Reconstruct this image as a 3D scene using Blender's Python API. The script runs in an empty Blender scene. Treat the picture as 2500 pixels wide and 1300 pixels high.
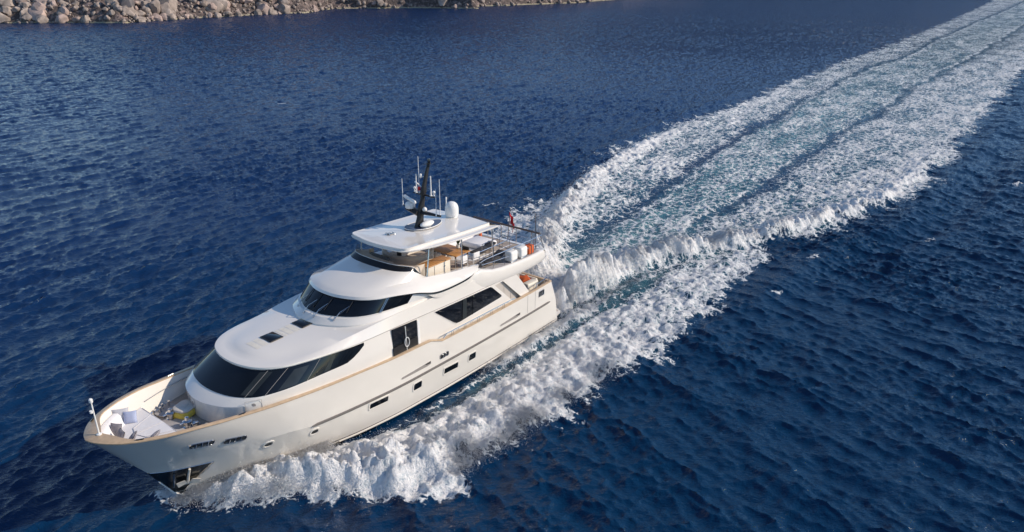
import bpy, math, random
import numpy as np
from mathutils import Vector, Matrix

random.seed(7)
rng = np.random.default_rng(11)
S = bpy.context.scene
COL = S.collection

# ---------------------------------------------------------------- camera, sky, sun, exposure
cam_d = bpy.data.cameras.new("camera")
cam = bpy.data.objects.new("camera", cam_d)
COL.objects.link(cam)
cam_d.sensor_width = 36.0
cam_d.lens = 36.0 * 1830.0 / 2500.0
cam_d.clip_start = 0.5
cam_d.clip_end = 20000.0
YAW, PITCH = math.radians(38.3), math.radians(21.61)
_fh = Vector((-math.cos(YAW), -math.sin(YAW), 0))
_R = Vector((-math.sin(YAW), math.cos(YAW), 0))
_F = _fh * math.cos(PITCH) - Vector((0, 0, 1)) * math.sin(PITCH)
_U = _fh * math.sin(PITCH) + Vector((0, 0, 1)) * math.cos(PITCH)
cm = Matrix((( _R.x, _U.x, -_F.x, 36.11), (_R.y, _U.y, -_F.y, 27.84), (_R.z, _U.z, -_F.z, 21.33), (0, 0, 0, 1)))
cam.matrix_world = cm
S.camera = cam

SUN_EL = math.radians(28.5)
SUN_AZ = math.atan2(-0.66, 0.75)            # direction to the sun = (sin, cos)
world = bpy.data.worlds.new("World")
S.world = world
world.use_nodes = True
wn = world.node_tree
bg = wn.nodes["Background"]
sky = wn.nodes.new("ShaderNodeTexSky")
sky.sky_type = 'NISHITA'
sky.sun_disc = False
sky.sun_elevation = SUN_EL
sky.sun_rotation = SUN_AZ
sky.air_density = 0.9
sky.dust_density = 0.0
sky.ozone_density = 3.0
wn.links.new(sky.outputs[0], bg.inputs[0])
bg.inputs[1].default_value = 0.15
sd = bpy.data.lights.new("sun", 'SUN')
sd.energy = 4.4
sd.angle = math.radians(0.5)
sd.color = (1.0, 0.87, 0.715)
sun = bpy.data.objects.new("sun", sd)
COL.objects.link(sun)
sun_dir = Vector((math.sin(SUN_AZ) * math.cos(SUN_EL), math.cos(SUN_AZ) * math.cos(SUN_EL), math.sin(SUN_EL)))
sun.rotation_euler = sun_dir.to_track_quat('Z', 'Y').to_euler()
sun.location = (-60, 60, 80)
S.view_settings.view_transform = 'Standard'
S.view_settings.look = 'None'
S.view_settings.gamma = 1.0
S.view_settings.use_curve_mapping = False
S.view_settings.exposure = 0.0
try:
    S.cycles.sample_clamp_direct = 12.0
    S.cycles.caustics_reflective = False
    S.cycles.caustics_refractive = False
except Exception:
    pass

# ---------------------------------------------------------------- small maths
def pchip(xk, yk, x):
    xk = np.asarray(xk, float); yk = np.asarray(yk, float); x = np.asarray(x, float)
    if xk[0] > xk[-1]:
        xk, yk = xk[::-1], yk[::-1]
    h = np.diff(xk); d = np.diff(yk) / h
    m = np.zeros_like(yk)
    for i in range(1, len(xk) - 1):
        if d[i - 1] * d[i] > 0:
            w1, w2 = 2 * h[i] + h[i - 1], h[i] + 2 * h[i - 1]
            m[i] = (w1 + w2) / (w1 / d[i - 1] + w2 / d[i])
    m[0], m[-1] = d[0], d[-1]
    xc = np.clip(x, xk[0], xk[-1])
    i = np.clip(np.searchsorted(xk, xc, side='right') - 1, 0, len(h) - 1)
    t = (xc - xk[i]) / h[i]
    return ((1 + 2 * t) * (1 - t) ** 2 * yk[i] + t * (1 - t) ** 2 * h[i] * m[i]
            + t * t * (3 - 2 * t) * yk[i + 1] + t * t * (t - 1) * h[i] * m[i + 1])

def sstep(a, b, x):
    t = np.clip((np.asarray(x, float) - a) / (b - a), 0, 1)
    return t * t * (3 - 2 * t)

_lat = rng.random((256, 256))
def vnoise(x, y, seed=0):
    x = x + seed * 17.31; y = y + seed * 9.77
    xi = np.floor(x).astype(int); yi = np.floor(y).astype(int)
    fx = x - xi; fy = y - yi
    fx = fx * fx * fx * (fx * (fx * 6 - 15) + 10); fy = fy * fy * fy * (fy * (fy * 6 - 15) + 10)
    a = _lat[xi % 256, yi % 256]; b = _lat[(xi + 1) % 256, yi % 256]
    c = _lat[xi % 256, (yi + 1) % 256]; d = _lat[(xi + 1) % 256, (yi + 1) % 256]
    return (a * (1 - fx) + b * fx) * (1 - fy) + (c * (1 - fx) + d * fx) * fy

def fbm(x, y, octaves=5, seed=0, gain=0.5, billow=False):
    s = np.zeros_like(np.asarray(x, float)); a = 1.0; t = 0.0
    c, sn = math.cos(0.6), math.sin(0.6)
    for o in range(octaves):
        n = vnoise(x, y, seed + o * 3)
        s = s + a * (np.abs(2 * n - 1) if billow else n)
        t += a; a *= gain
        x, y = (c * x - sn * y) * 2.03, (sn * x + c * y) * 2.03
    return s / t

# ---------------------------------------------------------------- materials
def new_mat(name, base=(0.8, 0.8, 0.8), rough=0.5, metal=0.0, spec=0.5, coat=0.0, var=0.0, vscale=3.0, bump=0.0, bscale=40.0,
            rvar=0.0, trans=0.0, ior=1.45, wear=None):
    m = bpy.data.materials.new(name)
    m.use_nodes = True
    nt = m.node_tree
    p = nt.nodes["Principled BSDF"]
    p.inputs["Base Color"].default_value = (*base, 1)
    p.inputs["Roughness"].default_value = rough
    p.inputs["Metallic"].default_value = metal
    p.inputs["Specular IOR Level"].default_value = spec
    p.inputs["Coat Weight"].default_value = coat
    p.inputs["Coat Roughness"].default_value = 0.05
    p.inputs["Transmission Weight"].default_value = trans
    p.inputs["IOR"].default_value = ior
    tc = nt.nodes.new("ShaderNodeTexCoord")
    if var > 0 or rvar > 0:
        n = nt.nodes.new("ShaderNodeTexNoise")
        n.inputs["Scale"].default_value = vscale
        n.inputs["Detail"].default_value = 6
        nt.links.new(tc.outputs["Object"], n.inputs["Vector"])
        if var > 0:
            mx = nt.nodes.new("ShaderNodeMix"); mx.data_type = 'RGBA'
            lo = wear if wear else tuple(c * (1 - var) for c in base)
            mx.inputs[6].default_value = (*lo, 1)
            mx.inputs[7].default_value = (*[min(1, c * (1 + var * 0.4)) for c in base], 1)
            r = nt.nodes.new("ShaderNodeMapRange")
            r.inputs[1].default_value = 0.3; r.inputs[2].default_value = 0.7
            nt.links.new(n.outputs["Fac"], r.inputs[0])
            nt.links.new(r.outputs[0], mx.inputs[0])
            nt.links.new(mx.outputs[2], p.inputs["Base Color"])
        if rvar > 0:
            r2 = nt.nodes.new("ShaderNodeMapRange")
            r2.inputs[3].default_value = max(0, rough - rvar); r2.inputs[4].default_value = rough + rvar
            nt.links.new(n.outputs["Fac"], r2.inputs[0])
            nt.links.new(r2.outputs[0], p.inputs["Roughness"])
    if bump > 0:
        n2 = nt.nodes.new("ShaderNodeTexNoise")
        n2.inputs["Scale"].default_value = bscale
        n2.inputs["Detail"].default_value = 4
        nt.links.new(tc.outputs["Object"], n2.inputs["Vector"])
        b = nt.nodes.new("ShaderNodeBump")
        b.inputs["Strength"].default_value = bump
        b.inputs["Distance"].default_value = 0.02
        nt.links.new(n2.outputs["Fac"], b.inputs["Height"])
        nt.links.new(b.outputs[0], p.inputs["Normal"])
    return m

def teak_mat(name, base, seam, plank, axis=1, rough=0.55):
    m = bpy.data.materials.new(name)
    m.use_nodes = True
    nt = m.node_tree
    p = nt.nodes["Principled BSDF"]
    p.inputs["Roughness"].default_value = rough
    tc = nt.nodes.new("ShaderNodeTexCoord")
    sp = nt.nodes.new("ShaderNodeSeparateXYZ")
    nt.links.new(tc.outputs["Object"], sp.inputs[0])
    mt = nt.nodes.new("ShaderNodeMath"); mt.operation = 'MULTIPLY'; mt.inputs[1].default_value = 1.0 / plank
    nt.links.new(sp.outputs[axis], mt.inputs[0])
    fr = nt.nodes.new("ShaderNodeMath"); fr.operation = 'FRACT'
    nt.links.new(mt.outputs[0], fr.inputs[0])
    ls = nt.nodes.new("ShaderNodeMath"); ls.operation = 'LESS_THAN'; ls.inputs[1].default_value = 0.1
    nt.links.new(fr.outputs[0], ls.inputs[0])
    mp = nt.nodes.new("ShaderNodeMapping")
    sc = [14, 14, 14]; sc[1 - axis] = 1.6
    mp.inputs["Scale"].default_value = sc
    nt.links.new(tc.outputs["Object"], mp.inputs[0])
    n = nt.nodes.new("ShaderNodeTexNoise"); n.inputs["Detail"].default_value = 5; n.inputs["Scale"].default_value = 1.0
    nt.links.new(mp.outputs[0], n.inputs["Vector"])
    m1 = nt.nodes.new("ShaderNodeMix"); m1.data_type = 'RGBA'
    m1.inputs[6].default_value = (*[c * 0.75 for c in base], 1); m1.inputs[7].default_value = (*[min(1, c * 1.2) for c in base], 1)
    nt.links.new(n.outputs["Fac"], m1.inputs[0])
    m2 = nt.nodes.new("ShaderNodeMix"); m2.data_type = 'RGBA'
    nt.links.new(ls.outputs[0], m2.inputs[0]); nt.links.new(m1.outputs[2], m2.inputs[6])
    m2.inputs[7].default_value = (*seam, 1)
    nt.links.new(m2.outputs[2], p.inputs["Base Color"])
    return m

M = {}
M['white'] = new_mat("white_gelcoat", (0.79, 0.75, 0.695), 0.16, coat=0.8, var=0.03, vscale=0.7, rvar=0.05)
M['hullwhite'] = new_mat("hull_paint", (0.78, 0.735, 0.67), 0.14, coat=0.9, var=0.05, vscale=0.45, rvar=0.06)
M['nonskid'] = new_mat("nonskid_beige", (0.72, 0.68, 0.60), 0.75, var=0.06, vscale=12, bump=0.3, bscale=160)
M['greydeck'] = new_mat("grey_nonskid", (0.42, 0.40, 0.40), 0.8, var=0.1, vscale=6, bump=0.3, bscale=120)
M['bottom'] = new_mat("bottom_paint", (0.03, 0.032, 0.036), 0.4, var=0.2, vscale=2)
M['teakcap'] = new_mat("varnished_teak", (0.53, 0.385, 0.25), 0.45, coat=0.3, var=0.16, vscale=5)
M['teak'] = teak_mat("oiled_teak_table", (0.50, 0.245, 0.085), (0.20, 0.09, 0.03), 0.17, 1, 0.4)
M['teakdeck'] = teak_mat("weathered_teak_deck", (0.42, 0.35, 0.29), (0.07, 0.06, 0.055), 0.09, 1, 0.75)
M['glass'] = new_mat("tinted_glass", (0.006, 0.008, 0.012), 0.03, spec=0.6, coat=0.0, var=0.5, vscale=0.8)
M['darkstrip'] = new_mat("black_gloss_panel", (0.012, 0.012, 0.013), 0.14, spec=0.5)
M['steel'] = new_mat("polished_steel", (0.62, 0.62, 0.63), 0.16, metal=1.0, rvar=0.08, vscale=8)
M['darksteel'] = new_mat("darkened_steel_plate", (0.10, 0.105, 0.11), 0.16, metal=0.85, var=0.3, vscale=3)  # dark base colour stands in for dark water mirrored in the pocket plate
M['rub'] = new_mat("grey_rub_rail", (0.17, 0.155, 0.145), 0.5, var=0.15, vscale=4)
M['seam'] = new_mat("seam_sealant", (0.30, 0.28, 0.27), 0.6)
M['black'] = new_mat("matt_black_paint", (0.018, 0.018, 0.020), 0.42, var=0.2, vscale=3)
M['plastic'] = new_mat("white_plastic", (0.82, 0.81, 0.79), 0.35, var=0.03)
M['antenna'] = new_mat("antenna_grey", (0.72, 0.72, 0.74), 0.4)
M['red'] = new_mat("red_lens", (0.55, 0.03, 0.03), 0.3)
M['cushion'] = new_mat("white_upholstery", (0.80, 0.78, 0.78), 0.8, var=0.05, vscale=2.5, bump=0.25, bscale=9)
M['cushionblue'] = new_mat("pale_blue_fabric", (0.44, 0.49, 0.66), 0.85, var=0.06, bump=0.25, bscale=12)
M['cushiongrey'] = new_mat("grey_fabric", (0.30, 0.28, 0.30), 0.9, var=0.15, vscale=14, bump=0.3, bscale=20)
M['cushionlight'] = new_mat("light_grey_fabric", (0.58, 0.57, 0.59), 0.9, var=0.05, bump=0.2, bscale=12)
M['beige'] = new_mat("beige_leather", (0.56, 0.48, 0.39), 0.6, var=0.06, bump=0.15, bscale=14)
M['cream'] = new_mat("cream_laminate", (0.74, 0.68, 0.58), 0.4, var=0.04)
M['orange'] = new_mat("orange_canvas", (0.62, 0.12, 0.03), 0.75, var=0.2, vscale=5, bump=0.4, bscale=10)
M['yellow'] = new_mat("yellow_canvas", (0.78, 0.60, 0.10), 0.7, var=0.12, vscale=5)
M['palegrey'] = new_mat("pale_canvas", (0.62, 0.58, 0.52), 0.85, var=0.08, bump=0.3, bscale=10)
M['canister'] = new_mat("white_cover_cloth", (0.82, 0.81, 0.78), 0.8, var=0.05, bump=0.5, bscale=7)
M['dark'] = new_mat("charcoal_fabric", (0.055, 0.052, 0.055), 0.8, var=0.3, vscale=5)
M['darkwood'] = new_mat("dark_varnished_wood", (0.10, 0.058, 0.035), 0.35, coat=0.3, var=0.2, vscale=6)
M['flagred'] = new_mat("red_cloth", (0.52, 0.02, 0.03), 0.8, var=0.1)
M['flagwhite'] = new_mat("white_cloth", (0.8, 0.8, 0.8), 0.8)
M['leaf'] = new_mat("plant_green", (0.045, 0.09, 0.035), 0.6, var=0.4, vscale=14)
M['pot'] = new_mat("white_pot", (0.75, 0.74, 0.70), 0.45, var=0.04)
M['recess'] = new_mat("grey_recess_paint", (0.50, 0.46, 0.42), 0.5, var=0.05)
M['padeye'] = new_mat("blue_grey_roof_panel", (0.085, 0.10, 0.15), 0.28, var=0.1)
M['ventgrey'] = new_mat("vent_grey", (0.30, 0.275, 0.255), 0.55, var=0.08)
M['curtain'] = new_mat("blind_behind_glass", (0.030, 0.036, 0.038), 0.12, spec=0.6, var=0.3, vscale=1.5)

cl = bpy.data.materials.new("clear_screen"); cl.use_nodes = True
nt = cl.node_tree; p = nt.nodes["Principled BSDF"]
tr = nt.nodes.new("ShaderNodeBsdfTransparent"); tr.inputs[0].default_value = (0.80, 0.78, 0.77, 1)
ms = nt.nodes.new("ShaderNodeMixShader"); ms.inputs[0].default_value = 0.12
p.inputs["Base Color"].default_value = (0.25, 0.25, 0.26, 1); p.inputs["Roughness"].default_value = 0.05
nt.links.new(tr.outputs[0], ms.inputs[1]); nt.links.new(p.outputs[0], ms.inputs[2])
nt.links.new(ms.outputs[0], nt.nodes["Material Output"].inputs[0])
M['clear'] = cl

# ---------------------------------------------------------------- mesh builder
class MB:
    def __init__(self): self.v = []; self.f = []; self.m = []; self.cuts = []
    def mark(self):
        """what follows is a separate piece"""
        self.cuts.append((len(self.v), len(self.f))); return self
    def add(self, verts, faces, mat=0):
        o = len(self.v)
        self.v += [tuple(map(float, q)) for q in verts]
        for f in faces:
            self.f.append([i + o for i in f]); self.m.append(mat)
        return self
    def loft(self, rings, mat=0, closed=False, cap0=False, cap1=False):
        n = len(rings[0]); V = [q for r in rings for q in r]; F = []
        for i in range(len(rings) - 1):
            for j in range(n if closed else n - 1):
                k = (j + 1) % n
                F.append([i * n + j, i * n + k, (i + 1) * n + k, (i + 1) * n + j])
        if cap0: F.append(list(range(n))[::-1])
        if cap1: F.append([(len(rings) - 1) * n + j for j in range(n)])
        return self.add(V, F, mat)
    def tube(self, pts, r, n=8, mat=0, cap=True):
        pts = [Vector(q) for q in pts]; rings = []
        rs = r if isinstance(r, (list, tuple)) else [r] * len(pts)
        up = None
        for i, q in enumerate(pts):
            t = (pts[min(i + 1, len(pts) - 1)] - pts[max(i - 1, 0)]).normalized()
            if up is None:
                up = Vector((0, 0, 1)) if abs(t.z) < 0.9 else Vector((1, 0, 0))
            a = t.cross(up).normalized(); b = a.cross(t).normalized(); up = b
            rings.append([q + a * (rs[i] * math.cos(2 * math.pi * k / n)) + b * (rs[i] * math.sin(2 * math.pi * k / n)) for k in range(n)])
        return self.loft(rings, mat, True, cap, cap)
    def rbox(self, c, s, r=0.03, rot=0.0, mat=0, seg=3, tilt=None, ch=None):
        """rounded box: centre, full size, corner radius"""
        hx, hy, hz = s[0] / 2, s[1] / 2, s[2] / 2
        r = min(r, hx * .98, hy * .98)
        ch = min(r, hz * 0.9) if ch is None else ch
        def rr(ins, z):
            out = []
            for cx, cy, a0 in ((1, 1, 0), (-1, 1, 90), (-1, -1, 180), (1, -1, 270)):
                for k in range(seg + 1):
                    a = math.radians(a0 + 90 * k / seg)
                    q = r * 0.999
                    out.append(Vector((cx * (hx - q) + (q - ins) * math.cos(a), cy * (hy - q) + (q - ins) * math.sin(a), z)))
            return out
        rings = [rr(min(ch, r) * .9, -hz), rr(0, -hz + ch), rr(0, hz - ch), rr(min(ch, r) * .35, hz - ch * .35), rr(min(ch, r) * .95, hz)]
        mt = Matrix.Rotation(rot, 3, 'Z')
        if tilt is not None: mt = mt @ tilt
        c = Vector(c)
        return self.loft([[c + mt @ q for q in ring] for ring in rings], mat, True, True, True)
    def lathe(self, prof, c=(0, 0, 0), n=20, mat=0, axis=None):
        rings = []
        mt = Matrix.Identity(3) if axis is None else Vector(axis).to_track_quat('Z', 'Y').to_matrix()
        for r, z in prof:
            rings.append([Vector(c) + mt @ Vector((r * math.cos(2 * math.pi * k / n), r * math.sin(2 * math.pi * k / n), z)) for k in range(n)])
        return self.loft(rings, mat, True, True, True)
    def ell(self, c, s, n=18, m=10, mat=0, rot=None):
        rings = []
        mt = rot if rot is not None else Matrix.Identity(3)
        for i in range(m + 1):
            a = -math.pi / 2 + math.pi * i / m
            rad = max(math.cos(a), 0.01)
            rings.append([Vector(c) + mt @ Vector((s[0] * rad * math.cos(2 * math.pi * k / n), s[1] * rad * math.sin(2 * math.pi * k / n), s[2] * math.sin(a))) for k in range(n)])
        return self.loft(rings, mat, True, True, True)
    def prism(self, outline, off, mat=0):
        """outline: list of 3D pts; off: vector extrude"""
        a = [Vector(q) for q in outline]; b = [q + Vector(off) for q in a]; n = len(a)
        F = [list(range(n))[::-1], [n + i for i in range(n)]] + [[i, (i + 1) % n, n + (i + 1) % n, n + i] for i in range(n)]
        return self.add(a + b, F, mat)
    def obj(self, name, mats, parent=None, loc=None, angle=35.0, smooth=True):
        me = bpy.data.meshes.new(name)
        vs = self.v
        o = bpy.data.objects.new(name, me)
        if loc is not None:
            vs = [(x - loc[0], y - loc[1], z - loc[2]) for x, y, z in vs]
        me.from_pydata(vs, [], self.f)
        for m in (mats if isinstance(mats, (list, tuple)) else [mats]):
            me.materials.append(M[m] if isinstance(m, str) else m)
        me.polygons.foreach_set("material_index", self.m)
        import bmesh
        bm = bmesh.new(); bm.from_mesh(me)
        bmesh.ops.recalc_face_normals(bm, faces=bm.faces)
        bm.to_mesh(me); bm.free()
        if smooth:
            me.shade_smooth()
            me.set_sharp_from_angle(angle=math.radians(angle))
        COL.objects.link(o)
        if loc is not None: o.location = loc
        if parent is not None: o.parent = parent
        return o

def tag(o, label=None, cat=None, group=None, kind=None):
    if label: o['label'] = label
    if cat: o['category'] = cat
    if group: o['group'] = group
    if kind: o['kind'] = kind
    return o

def thing(name, label, cat, loc=(0, 0, 0), group=None):
    o = bpy.data.objects.new(name, None)
    o.empty_display_size = 0.2
    COL.objects.link(o); o.location = loc
    return tag(o, label, cat, group)

def part(mb, name, mats, t, angle=35.0):
    """part of a thing, vertices given in world coordinates; one object per marked piece"""
    cuts = [c for c in mb.cuts if c[1] > 0]
    if cuts:
        o = None
        ends = [(0, 0)] + cuts + [(len(mb.v), len(mb.f))]
        for (v0, f0), (v1, f1) in zip(ends, ends[1:]):
            if f1 <= f0: continue
            s = MB(); s.v = mb.v[v0:v1]; s.f = [[i - v0 for i in f] for f in mb.f[f0:f1]]; s.m = mb.m[f0:f1]
            o = part(s, name, mats, t, angle)
        return o
    o = mb.obj(name, mats, None, None, angle)
    base = Vector((0, 0, 0)); q = t
    while q is not None:
        base += q.location; q = q.parent
    o.data.transform(Matrix.Translation(-base))
    o.parent = t
    return o

def mir(pts): return [Vector((q[0], -q[1], q[2])) for q in pts]
# ================================================================ THE YACHT (x forward, y to port, z up)
yacht = thing("motor_yacht", "white motor yacht with tan cap rail and black mast speeding across the blue sea", "yacht")

SX = dict(
    bs=([0, 1, 2, 5, 9, 13, 17, 19, 21, 22, 23, 24, 25, 25.6, 26.2, 26.6, 27, 27.13, 27.2],
        [3.12, 3.2, 3.26, 3.37, 3.42, 3.40, 3.25, 3.10, 2.92, 2.78, 2.62, 2.42, 2.12, 1.84, 1.46, 1.12, .56, .28, 0]),
    zs=([0, 9, 11.1, 11.75, 14.5, 16.2, 18.5, 20.5, 22, 23, 24, 25, 27.2],
        [3.37, 3.36, 3.37, 3.67, 3.74, 3.83, 3.92, 4.06, 4.2, 4.29, 4.4, 4.46, 4.54]),
    bk=([0, 2, 5, 9, 13, 17, 19, 20.8, 22.3, 23.6, 24.6, 25.1, 25.3], [3.12, 3.24, 3.33, 3.38, 3.36, 3.2, 3.0, 2.68, 2.12, 1.42, .72, .25, 0]),
    zk=([0, 13, 19, 20.8, 22.3, 23.6, 25.3], [2.02, 2.02, 2.2, 2.42, 2.45, 2.36, 1.92]),
    bc=([0, 4, 9, 13.4, 16, 18, 20, 22, 23.5, 24.1, 24.33], [3.08, 3.14, 3.16, 3.1, 2.86, 2.46, 1.84, 1.02, .40, .13, 0]),
    zc=([0, 9, 13.4, 16, 24.33], [.30, .22, .26, .28, .32]))
def cv(k, x): return pchip(SX[k][0], SX[k][1], x)
HX = ((1.0, 27.2), (0.4, 25.3), (0.05, 24.33), (0.15, 23.6))
def hull_pt(s, t):
    """s along 0..1 (stern..stem), t: 0 sheer, 1 knuckle, 2 chine, 3 keel side"""
    def row(i):
        x = HX[i][0] + s * (HX[i][1] - HX[i][0])
        if i == 0: return np.array([x, cv('bs', x), cv('zs', x)])
        if i == 1: return np.array([x, cv('bk', x), cv('zk', x)])
        if i == 2: return np.array([x, cv('bc', x), cv('zc', x)])
        xc = 0.05 + s * 24.28
        return np.array([x, cv('bc', xc) * .55, -0.75])
    i = min(int(t), 2); f = t - i
    return row(i) * (1 - f) + row(i + 1) * f
_T = np.linspace(0, 2, 61); _HXg = np.arange(0, 27.3, .02); _HZg = np.arange(-.2, 4.7, .02)
def _rows(i, s):
    x = HX[i][0] + s * (HX[i][1] - HX[i][0])
    return (cv(('bs', 'bk', 'bc')[i], x), cv(('zs', 'zk', 'zc')[i], x))
_ty, _tz = [], []
for t in _T:
    i = min(int(t), 1); f = t - i
    x0 = HX[i][0] * (1 - f) + HX[i + 1][0] * f; x1 = HX[i][1] * (1 - f) + HX[i + 1][1] * f
    s_ = np.clip((_HXg - x0) / (x1 - x0), 0, 1)
    ya, za = _rows(i, s_); yb, zb_ = _rows(i + 1, s_)
    _ty.append(ya * (1 - f) + yb * f); _tz.append(za * (1 - f) + zb_ * f)
_ty = np.array(_ty)[::-1]; _tz = np.array(_tz)[::-1]
_HT = np.array([np.interp(_HZg, _tz[:, k], _ty[:, k]) for k in range(len(_HXg))])
def hull_y(x, z):
    u = min(max(x / .02, 0), len(_HXg) - 1.001); v = min(max((z + .2) / .02, 0), len(_HZg) - 1.001)
    i, j = int(u), int(v); fu, fv = u - i, v - j
    return float((_HT[i, j] * (1 - fv) + _HT[i, j + 1] * fv) * (1 - fu) + (_HT[i + 1, j] * (1 - fv) + _HT[i + 1, j + 1] * fv) * fu)
def on_hull(x, z, off=0.0):
    e = 0.05
    dy_dx = (hull_y(x + e, z) - hull_y(x - e, z)) / (2 * e); dy_dz = (hull_y(x, z + e) - hull_y(x, z - e)) / (2 * e)
    n = Vector((-dy_dx, 1, -dy_dz)).normalized()
    return Vector((x, hull_y(x, z), z)) + n * off

US = 1 - (1 - np.linspace(0, 1, 90)) ** 1.7
def hull_row(t): return [Vector(hull_pt(s, t)) for s in US]
def both(row):    # port stern -> bow -> starboard stern
    return row + mir(row[:-1])[::-1]
def inset(ring, d):
    """move a plan curve (port stern -> bow -> starboard stern) inwards by d (number or list)"""
    n = len(ring); out = []
    for i in range(n):
        t = ring[min(i + 1, n - 1)] - ring[max(i - 1, 0)]
        t.z = 0
        if t.length < 1e-6: t = Vector((0, -1, 0))
        t.normalize()
        nn = Vector((-t.y, t.x, 0))
        dd = d[i] if isinstance(d, (list, np.ndarray)) else d
        q = ring[i] - nn * dd
        m = (n - 1) / 2
        if i < m: q.y = max(q.y, 0.012 * (m - i) / m)
        elif i > m: q.y = min(q.y, -0.012 * (i - m) / m)
        else: q.y = 0
        out.append(q)
    return out

mb = MB()
rows = [both(hull_row(t)) for t in list(np.linspace(0, 1, 9)) + list(np.linspace(1.14, 2, 7))]
mb.loft(rows, 0)
low = [both(hull_row(t)) for t in (2, 2.35, 3)]
mb.loft(low, 1)
n = len(rows[0])
tr = [r[0] for r in rows]                                   # transom
trs = [Vector((q.x, -q.y, q.z)) for q in tr]
mid = [[a.lerp(b, k / 6) for k in range(7)] for a, b in zip(tr, trs)]
mb.loft(mid, 0)
hull = part(mb, "hull", ['hullwhite', 'bottom'], yacht, 7)
# inner face of the bulwark and the decks
def deck_t(s):
    x = 1 + s * 26.2
    if x > 20: return 0.56
    return 0.75 if x < 5.3 else 0.5
mb = MB()
ri0 = inset(rows[0], 0.14)
dr = both([Vector(hull_pt(s, .56)) for s in US])
ri1 = inset(dr, 0.15)
k0 = next(i for i, q in enumerate(ri0) if q.x > 19.2)
sl = slice(k0, n - k0)
mb.loft([ri0[sl], inset(rows[2], .14)[sl], ri1[sl]], 0)
part(mb, "bow_bulwark_lining", 'hullwhite', yacht, 40)
mb = MB()
half = ri1[k0:(n + 1) // 2]
mb.loft([half, [Vector((q.x, 0, q.z + .03)) for q in half], mir(half)], 0)
part(mb, "foredeck", 'teakdeck', yacht)
mb = MB()
ka = next(i for i, q in enumerate(ri0) if q.x > 5.6)
a0 = ri0[:ka]; a1 = inset(both([Vector(hull_pt(s, .78)) for s in US]), .15)[:ka]
mb.loft([a0, a1], 0); mb.loft([mir(a0), mir(a1)], 0)
mb.loft([[Vector((1.0 + .06, y, 3.35)) for y in (-3.05, 3.05)], [Vector((.78, y, 2.3)) for y in (-3.0, 3.0)]], 0)
mb.loft([a1, [Vector((q.x, 0, 2.33)) for q in a1], mir(a1)], 1)
part(mb, "aft_deck", ['hullwhite', 'teakdeck'], yacht)
# cap rail
wd = np.array([0.155 + 0.42 * float(sstep(25.9, 27.1, q.x)) for q in rows[0]])
ou = inset(rows[0], -0.03); inn = inset(rows[0], wd)
dz = Vector((0, 0, .027))
mb = MB()
mb.loft([[q - dz for q in ou], [q + dz * .7 for q in ou], [q + dz for q in inset(rows[0], -.02)], [q + dz for q in inn], [q - dz for q in inn], [q - dz for q in ou]])
ta = [Vector((1.0, y, 3.37)) for y in (3.24, -3.24)]
mb.rbox((1.03, 0, 3.372), (.2, 6.36, .07), .02)
cap = part(mb, "cap_rail", 'teakcap', hull, 50)
# rub rail and lower strips
def hull_strip(name, x0, x1, zf, w, off, mat, parent=hull, n=70, x_taper=0.3):
    mb = MB(); xs = np.linspace(x0, x1, n)
    for sgn in (1, -1):
        mb.mark(); rr = [[], [], [], []]
        for x in xs:
            tap = min(1, (x1 - x) / x_taper + .15, (x - x0) / x_taper + .15)
            z = zf(x)
            for k, (dzz, o) in enumerate(((w / 2, 0.0), (w * .36, off), (-w * .36, off), (-w / 2, 0.0))):
                q = on_hull(x, z + dzz * tap, o); rr[k].append(Vector((q.x, sgn * q.y, q.z)))
        mb.loft(rr)
    return part(mb, name, mat, parent, 30)
hull_strip("rub_rail", 1.1, 19.15, lambda x: float(pchip([0, 13, 19.2], [2.02, 2.02, 2.2], [x])[0]), .13, .06, 'rub')
hull_strip("spray_rail", 0.2, 17.5, lambda x: float(cv('zc', x)) + .05, .07, .05, 'hullwhite')
hull_strip("boot_stripe", 0.3, 18.2, lambda x: float(cv('zc', x)) + .14, .05, .008, 'bottom')

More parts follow.
